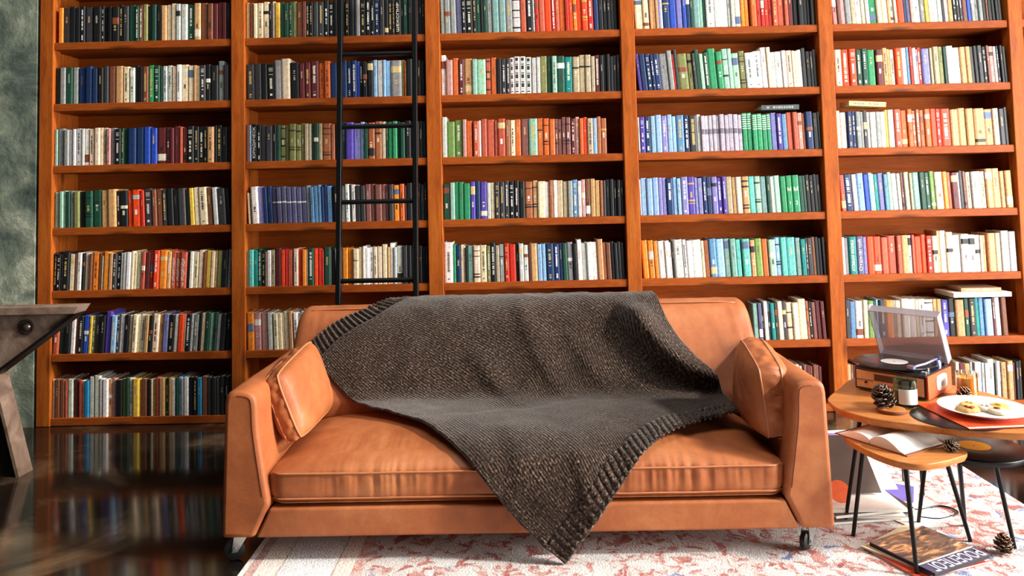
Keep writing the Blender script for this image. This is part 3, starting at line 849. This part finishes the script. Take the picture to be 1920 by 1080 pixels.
throw = tag(empty('throw_blanket', S1), 'dark brown melange knitted throw draped diagonally over back and seat of the sofa', 'throw blanket')
Ltot = (l_lo + l_up)/2; Wt = (l_h1 + l_h2)/2
def throw_part(name, u0, u1, nu, nv, mat, rib):
    P = []; uv = []
    for i in range(nu+1):
        r = []
        for j in range(nv+1):
            u, v = lerp(u0, u1, i/nu), j/nv
            p, x, s = throw_point(u, v)
            if rib:
                du = .002
                a, b = throw_point(u, max(0, v-du))[0], throw_point(u, min(1, v+du))[0]
                c, d = throw_point(max(0, u-du), v)[0], throw_point(min(1, u+du), v)[0]
                nn = (d-c).cross(b-a)
                if nn.length > 1e-9:
                    nn.normalize()
                    if nn.y > 0 and s > .4: nn = -nn
                    p = p + nn * (.0044 * math.cos(2*PI*v*Wt/.0225) + .001)
            r.append(p - S1); uv.append((u*Ltot, v*Wt))
        P.append(r)
    m = MB(); m.grid(P, nu+1, nv+1); m.uv = uv
    o = m.build(name, mat, throw, smooth=True, recalc=True)
    sd = o.modifiers.new('thickness', 'SOLIDIFY'); sd.thickness = .008; sd.offset = 1.0
    return o
HB = .098 / Ltot
throw_part('ribbed_hem', 0, HB, 10, 300, M_RIB, True)
throw_part('knit_body', HB, 1-HB, 170, 120, M_KNIT, False)
throw_part('ribbed_hem', 1-HB, 1, 10, 300, M_RIB, True)

# ------------------------------------------------------------------ rug
rug = MB(); n = 60; P = []
rug.box((0, 0, 0), (2.78, 3.0, .008))
rug = rug.build('rug', M_RUG, None, loc=(-.935, -3.72, .0005), bevel=.003)
tag(rug, 'faded pink and white oriental rug lying under the front of the sofa and the tables', 'rug')
# ------------------------------------------------------------------ nesting tables
RZ = .009      # top of the rug
def table(name, outline, z, th, mat, legs, label, r=.0075, edge=.012):
    cx = sum(p[0] for p in outline)/len(outline); cy = sum(p[1] for p in outline)/len(outline)
    root = tag(empty(name, (cx, cy, 0)), label, 'side table')
    oc = [Vector((p.x-cx, p.y-cy, 0)) for p in catmull([Vector((a, b, 0)) for a, b in outline], 8, closed=True)]
    m = MB(); n = len(oc); vs = []
    prof = [(1, 0), (1.0, -.004), (.995, -th*.45), (1-edge*3, -th)]
    pr = [(.992, 0.0)] + [(k, dz-.002) for k, dz in prof]
    for k, dz in pr:
        vs += [(p.x*k, p.y*k, z+dz) for p in oc]
    fs = [tuple(range(n))]
    for i in range(len(pr)-1):
        for j in range(n): fs.append((i*n+j, i*n+(j+1) % n, (i+1)*n+(j+1) % n, (i+1)*n+j))
    fs.append(tuple(range((len(pr)-1)*n, len(pr)*n)))
    m.add(vs, fs); m.build('tabletop', mat, root, smooth=True, angle=.5)
    for (tx, ty, bx, by) in legs:
        m = MB(); m.tube([(tx-cx, ty-cy, z-th+.002), (bx-cx, by-cy, RZ)], [r*1.05, r*.85], 12); m.build('leg', M_BLACK, root, smooth=True, angle=.7)
    return root
BIG = [(1.127,-1.254),(1.104,-1.33),(1.106,-1.40),(1.135,-1.475),(1.187,-1.535),(1.296,-1.604),(1.411,-1.662),(1.50,-1.69),(1.60,-1.70),(1.69,-1.66),(1.745,-1.56),(1.765,-1.42),(1.74,-1.26),(1.665,-1.11),(1.57,-1.01),(1.45,-.955),(1.33,-.985),(1.218,-1.13)]
table('coffee_table', BIG, .42, .024, M_TABLE, [(1.205, -1.353, 1.13, -1.353), (1.50, -1.16, 1.523, -1.126), (1.70, -1.60, 1.80, -1.64)],
      'large rounded oak side table on black legs carrying the record player')
SMALL = [(1.098,-1.44),(1.094,-1.53),(1.119,-1.645),(1.160,-1.720),(1.215,-1.745),(1.285,-1.728),(1.36,-1.69),(1.405,-1.66),(1.412,-1.615),(1.385,-1.52),(1.32,-1.435),(1.24,-1.388),(1.17,-1.385),(1.122,-1.405)]
table('coffee_table', SMALL, .345, .020, M_TABLE, [(1.160, -1.47, 1.11, -1.466), (1.372, -1.58, 1.478, -1.52), (1.188, -1.70, 1.188, -1.741)],
      'small rounded oak side table on black legs with the open book')
CIRC = [(1.527 + .160*math.cos(2*PI*i/14), -1.482 + .160*math.sin(2*PI*i/14)) for i in range(14)]
table('coffee_table', CIRC, .308, .016, M_BLACK, [(1.552, -1.555, 1.591, -1.574), (1.378, -1.46, 1.38, -1.372), (1.425, -1.575, 1.529, -1.399)],
      'small round black side table under a vinyl record, its leg on the white rug')

def record(loc, r, lab, label, rz=0, tilt=(0, 0)):
    root = tag(empty('vinyl_record', loc), label, 'vinyl record'); root.rotation_euler = (tilt[0], tilt[1], rz)
    m = MB(); m.lathe([(.004, 0), (r-.002, 0), (r, .0012), (r-.002, .0024), (r*.37, .0020), (.004, .0020)], 72); m.build('disc', M_VINYL, root, smooth=True, angle=.9)
    m = MB(); m.lathe([(.0035, .0022), (r*.33, .0026)], 48, cap0=False, cap1=False); m.build('record_label', lab, root)
    return root
M_YEL = plain('yellow_label', '#f0a020', 0.5, var=.06); M_ORA = plain('orange_sleeve', '#e8501f', 0.5, var=.08, sc=14); M_REDP = plain('orange_red_leatherette', '#dd5226', 0.45, var=.05)
record((1.527, -1.482, .3085), .156, M_YEL, 'black vinyl record with yellow label lying on the small round table')

# ------------------------------------------------------------------ record player
tt = tag(empty('record_player', (1.4495, -1.1625, .42), math.radians(-47)), 'suitcase record player with orange end and raised smoked lid on the large oak table', 'record player')
W, D, H = .132, .1175, .088
m = MB(); m.box((-W, -D, .006), (W-.004, D, H)); body = m.build('case', plain('dark_walnut', '#33221d', .45), tt, bevel=.003)
m = MB(); m.box((-W+.008, -D-.004, .014), (W-.012, -D, H-.010)); pan = m.build('front_panel', plain('tan_leatherette', '#d6a97c', .5, sc=90), tt, bevel=.0015)
m = MB(); m.box((-W+.076, -D-.0055, .046), (W-.04, -D-.0035, .070)); m.build('tuner_window', plain('dark_window', '#3a2622', .3), pan)
m = MB(); m.box((-W+.008, -D-.0055, .043), (-W+.072, -D-.0038, .045)); m.box((-W+.095, -D-.0055, .030), (W-.04, -D-.0038, .033)); m.build('trim_strip', plain('dark_trim', '#5a3c2e', .4), pan)
m = MB(); m.tube([(-W+.045, -D-.004, .036), (-W+.045, -D-.012, .036)], .004, 12); m.build('knob', M_BLACK, pan, smooth=True, angle=.6)
m = MB(); m.box((W-.004, -D, .006), (W+.002, D, H)); end = m.build('end_panel', M_REDP, tt, bevel=.001)
m = MB(); oc = []
for i in range(40):
    a = 2*PI*i/40; c, s = math.cos(a), math.sin(a)
    oc.append((math.copysign(abs(c)**.55, c)*.052 + .012, math.copysign(abs(s)**.55, s)*.028 + .050))
m.prism(oc, W+.002, W+.0045, axis='X'); badge = m.build('speaker_plate', M_WHITE, end)
m = MB(); m.lathe([(.001, 0), (.012, 0), (.010, .002), (.001, .002)], 20, M=Matrix.Translation((W+.0045, .012, .046)) @ Matrix.Rotation(PI/2, 4, 'Y')); m.build('badge_emblem', plain('grey_emblem', '#b3b3ba', .4), badge, smooth=True, angle=.5)
m = MB(); m.box((-W+.006, -D+.006, H), (W-.008, D-.006, H+.003)); m.build('deck', plain('deck_black', '#20232a', .3), tt)
m = MB(); m.lathe([(.01, H+.003), (.100, H+.003), (.100, H+.011), (.01, H+.011)], 48, M=Matrix.Translation((-.028, 0, 0))); m.build('platter', M_BLACK, tt, smooth=True, angle=.6)
m = MB(); m.lathe([(.016, H+.003), (.016, H+.018), (.012, H+.026), (.002, H+.026)], 20, M=Matrix.Translation((.098, .075, 0))); m.tube([(.098, .098, H+.030), (.098, .06, H+.030), (.095, -.03, H+.028), (.068, -.075, H+.020)], .0042, 10)
m.box((.055, -.098, H+.015), (.078, -.072, H+.026)); m.tube([(.098, .083, H+.030), (.098, .11, H+.030)], .010, 12)
m.build('tonearm', plain('grey_blue_metal', '#8f93b4', .3, .7), tt, smooth=True, angle=.6)
m = MB(); m.box((.104, -.05, H+.003), (.112, -.035, H+.016)); m.box((.100, -.09, H+.003), (.118, -.075, H+.010)); m.build('switch', M_STEEL, tt, bevel=.001)
# lid: shallow tray hinged at the rear edge, leaning a little forward
lidM = Matrix.Translation((0, D-.006, H+.004)) @ Matrix.Rotation(math.radians(-64), 4, 'X')
m = MB(); t = .0035; lw = W-.004; ld = .215; lh = .040
m.box((-lw, -ld, lh-t), (lw, 0, lh), None, lidM)
m.box((-lw, -ld, 0), (lw, -ld+t, lh-t), None, lidM); m.box((-lw, -ld+t, 0), (-lw+t, -.004, lh-t), None, lidM); m.box((lw-t, -ld+t, 0), (lw, -.004, lh-t), None, lidM)
m.box((-lw+t, -t-.004, 0), (lw-t, -.004, lh-t), None, lidM)
m.build('lid', M_ACRYL, tt)
for sx in (-.10, .10):
    m = MB(); m.tube([(sx-.012, D-.004, H+.006), (sx+.012, D-.004, H+.006)], .006, 12); m.build('hinge', M_BLACK, tt, smooth=True, angle=.6)
Rp = tt.matrix_basis @ Vector((-.028, 0, H+.0115))
record(tt.location + Matrix.Rotation(math.radians(-47), 3, 'Z') @ Vector((-.028, 0, H+.0115)), .146, M_WHITE, 'black vinyl record with white label on the record player platter')
# mains lead of the player, falling behind the tables onto the rug
m = MB()
m.tube(catmull([Vector(p) for p in [(1.545, -1.02, .43), (1.56, -.95, .40), (1.55, -.93, .2), (1.50, -1.02, .03), (1.46, -1.16, .0125), (1.395, -1.22, .0125), (1.43, -1.27, .0125), (1.53, -1.24, .0125), (1.56, -1.30, .0125), (1.47, -1.35, .0125), (1.40, -1.33, .0125)]], 10), .003, 8)
tag(m.build('mains_cord', M_BLACK, None, smooth=True), 'thin black mains cord curling on the white rug behind the small oak table', 'cord')

# ------------------------------------------------------------------ pine cones
def pine_cone(loc, h, rmax, rot, label, dark='#3a2419', tip='#a57a52', seed=1):
    root = tag(empty('pine_cone', loc), label, 'pine cone'); root.rotation_euler = rot
    rs = random.Random(seed); m = MB(); n = 54; d, t_ = lin(dark), lin(tip)
    for i in range(n):
        t = (i + .5)/n; a = i * 2.39996
        rr = rmax * (math.sin(PI * min(1, .16 + .86*t)) ** .6) * (1 - .28*t); z = h * (.04 + .86*t)
        L = max(.26*rmax, rr*.92); w = rmax*.26*(1-.35*t); el = .10 + .95*t + rs.uniform(-.14, .14)
        Mx = Matrix.Translation((0, 0, z)) @ Matrix.Rotation(a, 4, 'Z') @ Matrix.Rotation(-el, 4, 'Y')
        b = rr*.10; th = rmax*.03
        vs = [(b, -w*.30, -th), (b, w*.30, -th), (b+L*.78, w, -th*1.2), (b+L, w*.45, 0), (b+L, -w*.45, 0), (b+L*.78, -w, -th*1.2),
              (b, -w*.25, th), (b, w*.25, th), (b+L*.78, w*.9, th*1.6), (b+L*1.03, w*.35, th*2.2), (b+L*1.03, -w*.35, th*2.2), (b+L*.78, -w*.9, th*1.6)]
        m.add(vs, [(0,1,2,3,4,5)[::-1], (6,7,8,9,10,11), (0,1,7,6), (1,2,8,7), (5,0,6,11)], d, Mx)
        m.add(vs, [(2,3,9,8), (3,4,10,9), (4,5,11,10)], t_, Mx)
    m.build('scales', M_CONE, root)
    c = MB(); c.lathe([(.15*rmax, 0), (rmax*.22, h*.15), (rmax*.22, h*.4), (rmax*.12, h*.8), (.01*rmax, h*.93)], 14, col=d); c.build('core', M_CONE, root, smooth=True)
    return root
sl = tag(empty('wood_slice', (1.268, -1.452, .42), .5), 'thin slice of wood with bark under the dark pine cone', 'wood slice')
m = MB(); m.lathe([(.002, 0), (.044, 0), (.047, .006), (.045, .012), (.002, .012)], 30); m.build('slice', M_TABLE, sl, smooth=True, angle=.5)
m = MB(); m.lathe([(.0455, .001), (.0485, .006), (.0465, .0122)], 30, cap0=False, cap1=False); m.build('bark', plain('bark', '#7d4a2e', .8), sl, smooth=True)
pine_cone((1.262, -1.428, .434), .085, .046, (.12, -.45, .3), 'dark open pine cone leaning on the wood slice beside the green glass candle', '#33241d', '#7d6453', 3)
pine_cone((1.578, -1.322, .4215), .050, .030, (.5, .5, 1.1), 'small brown pine cone beside the amber candle on the large oak table', '#4a2a1c', '#d5b08c', 4)
pine_cone((1.362, -1.625, .3465), .046, .028, (.7, .2, .2), 'small pale pine cone beside the open book on the small oak table', '#54402f', '#d9c3a4', 5)
pine_cone((1.530, -1.612, RZ+.001), .066, .034, (.06, .05, .9), 'upright brown pine cone standing on the white rug by a table leg', '#4a2f20', '#a98462', 6)

# ------------------------------------------------------------------ candles
def candle(loc, r, h, gm, wax, label, wax_h, band=None):
    root = tag(empty('candle', loc), label, 'candle')
    m = MB(); m.lathe([(.002, 0), (r-.003, 0), (r, .004), (r, h), (r-.0025, h), (r-.0025, .008), (.002, .008)], 44, cap0=True, cap1=True); m.build('glass_jar', gm, root, smooth=True, angle=.6)
    m = MB(); m.lathe([(.001, .0085), (r-.003, .0085), (r-.003, wax_h), (.001, wax_h-.002)], 40); w = m.build('wax', wax, root, smooth=True, angle=.6)
    m = MB(); m.tube([(0, 0, wax_h-.003), (.001, 0, wax_h+.009)], .0012, 6); m.build('wick', M_BLACK, w)
    if band:
        a0, a1, z0, z1 = band; m = MB(); n = 18; P = []
        for i in range(n+1):
            a = lerp(a0, a1, i/n); P.append([((r+.0006)*math.cos(a), (r+.0006)*math.sin(a), z0), ((r+.0006)*math.cos(a), (r+.0006)*math.sin(a), z1)])
        m.grid(P, n+1, 2); m.build('paper_label', M_PAPER, root, smooth=True)
    return root
candle((1.345, -1.395, .4205), .039, .098, M_GLASS, plain('green_wax', '#3a463f', .5), 'white-labelled candle in a green glass jar in front of the record player', .060, (-2.6, -.75, .016, .068))
candle((1.630, -1.275, .4205), .036, .088, M_AMBER, plain('amber_wax', '#f59a14', .4), 'amber candle in a clear glass jar behind the plate', .070)

# ------------------------------------------------------------------ plate, biscuits, sleeve, record below
slv = tag(empty('record_sleeve', (1.535, -1.512, .4235), math.radians(4)), 'orange-red record sleeve under the plate on the large oak table', 'record sleeve')
m = MB(); m.box((-.135, -.148, 0), (.148, .148, .003)); m.build('sleeve', M_ORA, slv, bevel=.0008)
m = MB(); m.box((-.135, -.148, .003), (.148, -.138, .0034)); m.build('pale_edge', M_PAPER, slv)
m = MB()
for i in range(26):
    x = -.125 + i*.0105; m.add([(x, -.132, .0033), (x+.003, -.132, .0033), (x+.033, -.06, .0033), (x+.030, -.06, .0033)], [(0, 1, 2, 3)])
m.build('stripes', plain('dark_orange_stripe', '#b8350f', .5), slv)
record((1.452, -1.535, .4205), .146, M_WHITE, 'black vinyl record half hidden under the orange-red sleeve and plate')
pl = tag(empty('plate', (1.552, -1.505, .4275)), 'white plate of biscuits on the orange-red record sleeve', 'plate')
m = MB(); m.lathe([(.002, 0), (.085, 0), (.088, .004), (.125, .016), (.138, .020), (.139, .022), (.136, .0225), (.12, .019), (.088, .009), (.002, .008)], 64); m.build('dish', M_WHITE, pl, smooth=True)
M_BIS = vcol('biscuit_crumb', .8)
bis = [(-.055, -.010, .024, '#c79a5a', 'brown-edged biscuit with red jam at the left of the plate', .2, '#b8402a'), (-.020, .040, .026, '#e8c878', 'pale yellow biscuit at the back of the plate', 1.0, '#f2dc9c'),
       (.030, -.035, .025, '#e9d6b8', 'cream biscuit with brown rim at the front of the plate', 2.0, '#8a5a34'), (.060, .015, .025, '#dba74a', 'golden biscuit at the right of the plate', .7, '#e9c04c'), (.012, .004, .022, '#f0e4cf', 'white iced biscuit in the middle of the plate', 1.6, '#f7f0e2')]
for bx, by, r, c, lab, a, c2 in bis:
    root = tag(empty('biscuit', (1.552+bx, -1.505+by, .4365), a), lab, 'biscuit', 'biscuits on the white plate')
    m = MB(); n = 26; rs = random.Random(int(a*100)); rings = []
    for k, (kr, z) in enumerate(((.25, 0), (.95, 0), (1.05, .004), (.98, .009), (.6, .0125), (.05, .013))):
        rings.append([(1.3*r*kr*(1+.10*math.sin(3*q*2*PI/n + a) + .05*noise.noise((q*.9, a, k)))*math.cos(2*PI*q/n)*1.25, 1.3*r*kr*(1+.1*math.cos(2*q*2*PI/n+a))*math.sin(2*PI*q/n), z + .0012*noise.noise((q*.7, k*2, a))) for q in range(n)])
    vs = [p for g in rings for p in g]; fs = [tuple(range(n))]; 
    for k in range(5):
        for q in range(n): fs.append((k*n+q, k*n+(q+1) % n, (k+1)*n+(q+1) % n, (k+1)*n+q))
    fs.append(tuple(range(5*n, 6*n)))
    m.add(vs, fs, lin(c)); m.build('biscuit_base', M_BIS, root, smooth=True)
    t = MB()
    for q in range(5):
        aa = rs.uniform(0, 6.3); rr = rs.uniform(0, .55)*r; t.lathe([(.001, 0), (r*.30, .001), (r*.22, .005), (.001, .006)], 10, lin(c2), Matrix.Translation((rr*math.cos(aa)*1.2, rr*math.sin(aa), .0115)))
    t.build('topping', M_BIS, root, smooth=True)

# ------------------------------------------------------------------ open book on the small table
ob = tag(empty('open_book', (1.228, -1.510, .3455), math.atan2(.087, .157)), 'open book with blank white pages lying on the small oak table', 'book')
# local x runs along the gutter, local y across the spread
L = .20
for sgn in (1, -1):
    P = []; Q = []
    for i in range(25):
        t = i/24; y = sgn*(.002 + .128*t*(1 - .04*t))
        z = .005 + .026*math.sin(PI*min(1, t*1.05+.10))**.8 * (1-.55*t) + .003*(1-t)
        if sgn < 0: z += .010*math.sin(PI*t)
        P.append((y, z))
    m = MB(); pts = P + [(P[-1][0], .0035), (P[0][0], .0035)]
    m.prism(pts, -L/2, L/2, axis='X'); m.build('pages', M_PAPER, ob, smooth=True, angle=.6)
m = MB(); m.box((-L/2-.004, -.138, 0), (L/2+.004, .138, .0032)); m.build('cover', plain('book_cover_brown', '#8a4d2c', .6), ob, bevel=.001)

# ------------------------------------------------------------------ magazines on the floor
M_MAGD = plain('slate_print', '#4c4a66', .35, var=.05)
def photo_print():
    k = NT('dim_interior_print', .3); f = k.noise(k.co('Object', (5, 14, 1), (0, 0, .5)), 2.4, 7, .65, 1)
    k.base(k.ramp(f, [(.36, '#3a322e'), (.50, '#6e5648'), (.60, '#c98e5c'), (.70, '#f3dcb4')])); return k.m
M_PHOTO = photo_print()
def slab(name, loc, sx, sy, th, rz, cov, label, cat, tilt=(0, 0), page='#e9e4da', group=None):
    o = tag(empty(name, loc), label, cat, group); o.rotation_euler = (tilt[0], tilt[1], rz)
    m = MB(); m.box((-sx/2, -sy/2, th-.001), (sx/2, sy/2, th)); m.box((-sx/2, -sy/2, 0), (sx/2, sy/2, .001)); m.build('cover', cov, o)
    m = MB(); m.box((-sx/2+.001, -sy/2+.001, .001), (sx/2-.001, sy/2-.001, th-.001)); m.build('pages', plain('pages', page, .8, var=.05), o)
    return o
A0 = math.atan2(.112, .229)
M_RED = plain('red_print', '#c8452f', .4); M_CREAM = plain('cream_print', '#e6d9b4', .5); M_BRN = plain('dark_brown_print', '#3f302b', .4)
slab('magazine', (1.272, -1.618, RZ+.0005), .275, .225, .006, A0-.10, M_RED, 'magazine with a red edge at the bottom of the stack under the small table', 'magazine', group='magazines stacked on the rug')
slab('magazine', (1.265, -1.575, RZ+.0068), .27, .21, .005, A0+.16, M_CREAM, 'cream magazine showing behind the dark one under the small table', 'magazine', group='magazines stacked on the rug')
mg = slab('magazine', (1.2905, -1.6145, RZ+.0122), .262, .236, .012, A0, M_MAGD, 'dark magazine with large white title lettering on top of the stack under the small table', 'magazine', page='#2a2422', group='magazines stacked on the rug')
m = MB(); m.box((-.128, -.056, .0122), (.126, .115, .0126)); m.build('cover_photo', M_PHOTO, mg)
m = MB(); m.box((-.128, -.062, .0122), (.128, -.057, .0127)); m.build('white_rule', M_PAPER, mg)
text_mesh('title_lettering', 'РОСЕПЕОГ', .062, plain('title_white', '#eceaf4', .4, var=.02), Matrix.Translation((.002, -.088, .0127)) @ Matrix.Rotation(PI, 4, 'Z'), mg, align='CENTER', sx=.72, offset=.0003)

PG = 'records and magazines piled beside the sofa'
pile = [((1.21, -1.225, RZ+.0005), .31, .28, .010, .12, plain('grey_print', '#8a8782', .4), 'grey magazine lowest in the pile beside the right sofa arm', 0),
        ((1.20, -1.22, RZ+.011), .30, .27, .009, -.05, M_PAPER, 'white magazine second from the floor in the pile beside the sofa', 0),
        ((1.215, -1.215, RZ+.0205), .31, .28, .012, .18, M_BRN, 'dark brown magazine in the middle of the pile beside the sofa', 0),
        ((1.20, -1.215, RZ+.033), .30, .28, .010, .02, M_PAPER, 'pale magazine just below the tilted sleeves of the pile beside the sofa', 0)]
for loc, sx, sy, th, rz, mt, lab, tl in pile: slab('magazine', loc, sx, sy, th, rz, mt, lab, 'magazine', group=PG)
def sleeve(loc, sz, rx, rz, mats, label, ry=0):
    o = tag(empty('record_sleeve', loc), label, 'record sleeve', PG); o.rotation_euler = (rx, ry, rz)
    m = MB(); m.box((-sz/2, 0, 0), (sz/2, .004, sz)); m.build('sleeve', mats[0], o)
    for (a, b, c, d, mt, nm) in mats[1]:
        m = MB(); m.box((a, -.0006, b), (c, 0, d)); m.build(nm, mt, o)
    return o
M_GREYP = plain('brown_grey_print', '#5b4e49', .4, var=.25, sc=9); M_VIO = plain('violet_print', '#7d70c4', .4); M_COLL = None
def collage():
    k = NT('collage_print', .35); vo = k.n('ShaderNodeTexVoronoi'); vo.inputs['Scale'].default_value = 38; k.l(k.co(), vo.inputs['Vector'])
    s = k.n('ShaderNodeSeparateColor'); k.l(vo.outputs['Color'], s.inputs[0])
    k.base(k.ramp(s.outputs[1], [(0, '#e06a3a'), (.3, '#f3eee6'), (.55, '#d8483a'), (.75, '#7a5a4a'), (.9, '#8f86d0')], 'CONSTANT')); return k.m
M_COLL = collage()
sleeve((1.255, -1.185, RZ+.0445), .30, math.radians(-62), .05, (M_PAPER, [(-.14, .22, .14, .285, M_COLL, 'printed_picture')]), 'white record sleeve with a colourful strip leaning back on the pile')
sleeve((1.200, -1.235, RZ+.0535), .235, math.radians(-48), .02, (M_GREYP, [(-.112, .01, -.06, .22, M_BLACK, 'dark_band')]), 'dark record sleeve leaning back on the pile beside the sofa')
o = sleeve((1.375, -1.225, RZ+.0005), .14, math.radians(-70), -.5, (M_PAPER, [(-.055, .03, .055, .12, M_VIO, 'violet_picture')]), 'small white sleeve with violet picture lying right of the pile')
slab('magazine', (1.40, -1.32, RZ+.0005), .20, .14, .003, .5, M_PAPER, 'thin white leaflet lying on the rug behind the small table', 'magazine', group='loose leaflets on the rug')
od = tag(empty('record_label_disc', (1.135, -1.30, RZ+.085)), 'round orange card disc propped beside the right sofa arm', 'disc', PG); od.rotation_euler = (math.radians(55), 0, 0)
m = MB(); m.lathe([(.001, 0), (.040, 0), (.040, .002), (.001, .002)], 36); m.build('disc_face', plain('orange_card', '#ee6a38', .5), od)

# ------------------------------------------------------------------ steel desk at the left edge
dk = tag(empty('steel_frame', (-2.315, -.72, 0)), 'riveted worn steel table frame with slanted leg at the left edge of the photo', 'metal table frame')
m = MB(); m.prism([(-1.1, .712), (.325, .712), (.348, .745), (-1.1, .745)], -.045, .05); m.build('top_flange', M_RUST, dk, bevel=.002)
m = MB(); m.prism([(-.30, .711), (.312, .711), (-.045, .456), (-.13, .440), (-.30, .43)], -.015, .012); gp = m.build('gusset_plate', M_RUST, dk, bevel=.003)
m = MB(); m.prism([(.312, .711), (.330, .711), (-.035, .446), (-.045, .456)], -.030, .05); m.build('gusset_flange', plain('dark_steel', '#241d1a', .45, .5), dk)
m = MB(); m.lathe([(.001, .0), (.034, .0), (.034, .004), (.028, .006), (.026, .003), (.019, .003), (.016, .010), (.008, .015), (.001, .016)], 30, M=Matrix.Translation((.098, -.015, .655)) @ Matrix.Rotation(PI/2, 4, 'X')); m.build('rivet', plain('rivet_steel', '#6f625a', .3, .8), gp, smooth=True, angle=.8)
m = MB(); m.prism([(-.16, .46), (-.062, .46), (.060, .0), (-.04, .0)], -.008, .010); m.build('leg_web', plain('dark_steel_web', '#1d1917', .5, .5), dk)
m = MB(); m.prism([(-.062, .47), (-.050, .47), (.075, .0), (.060, .0)], -.022, .075); m.build('leg_flange', M_RUST, dk)
flush_texts()
# ------------------------------------------------------------------ light: window light from the right, out of frame, plus added front and overhead fills
def daylight_or_fill(loc, sx, sz, power, col, aim):
    L = bpy.data.lights.new('daylight_or_fill', 'AREA'); L.shape = 'RECTANGLE'; L.size = sx; L.size_y = sz; L.energy = power; L.color = col
    o = bpy.data.objects.new('daylight_or_fill', L); C.objects.link(o)
    o.location = loc; o.rotation_euler = (Vector(aim) - Vector(loc)).to_track_quat('-Z', 'Y').to_euler()
daylight_or_fill((5.2, -2.9, 1.5), 2.2, 2.4, 500, (1, .97, .93), (0.5, -2.0, 1.2))
daylight_or_fill((4.5, -6.5, 2.2), 2.0, 2.4, 40, (1, .96, .91), (-.5, 0, 1.0))  # frontal fill, added to lift the darker left bays
daylight_or_fill((3.3, -1.7, 1.15), 1.6, 1.7, 50, (1, .97, .94), (1.4, -1.5, .3))
daylight_or_fill((0.4, -1.75, 4.4), 3.2, 1.5, 85, (1, .97, .93), (0.4, -1.70, 0))  # overhead lamp added to lighten the seat and other upward faces
sun = bpy.data.lights.new('sun', 'SUN'); sun.energy = 4.4; sun.angle = math.radians(5); sun.color = (1, .94, .84)
so = bpy.data.objects.new('sun', sun); C.objects.link(so)
el, az = math.radians(35), math.radians(76)
d = Vector((math.sin(az)*math.cos(el), -math.cos(az)*math.cos(el), math.sin(el)))
so.location = d * 8; so.rotation_euler = d.to_track_quat('Z', 'Y').to_euler()
w = bpy.data.worlds.new('room_ambient'); bpy.context.scene.world = w; w.use_nodes = True
w.node_tree.nodes['Background'].inputs['Color'].default_value = (1, .95, .9, 1); w.node_tree.nodes['Background'].inputs['Strength'].default_value = .03

# ------------------------------------------------------------------ camera
cam = bpy.data.cameras.new('camera'); co = bpy.data.objects.new('camera', cam); C.objects.link(co)
cam.sensor_width = 36; cam.lens = 1450 / 1920 * 36; cam.shift_y = -(540 - 277.54) / 1920; cam.clip_start = .05
pt, yw, rl = .0537, .0107, .0219
R = Matrix.Rotation(yw, 3, 'Z') @ Matrix.Rotation(pt, 3, 'X') @ Matrix.Rotation(rl, 3, 'Y')
r, f, u = R.col[0], R.col[1], R.col[2]
Mx = Matrix(((r.x, u.x, -f.x, 0), (r.y, u.y, -f.y, -4.1954), (r.z, u.z, -f.z, 1.2187), (0, 0, 0, 1)))
co.matrix_world = Mx
sc = bpy.context.scene; sc.camera = co
sc.view_settings.view_transform = 'Standard'; sc.view_settings.look = 'None'; sc.view_settings.exposure = 0.0; sc.view_settings.gamma = 1.0
sc.cycles.use_denoising = True
sc.cycles.max_bounces = 8; sc.cycles.transparent_max_bounces = 12
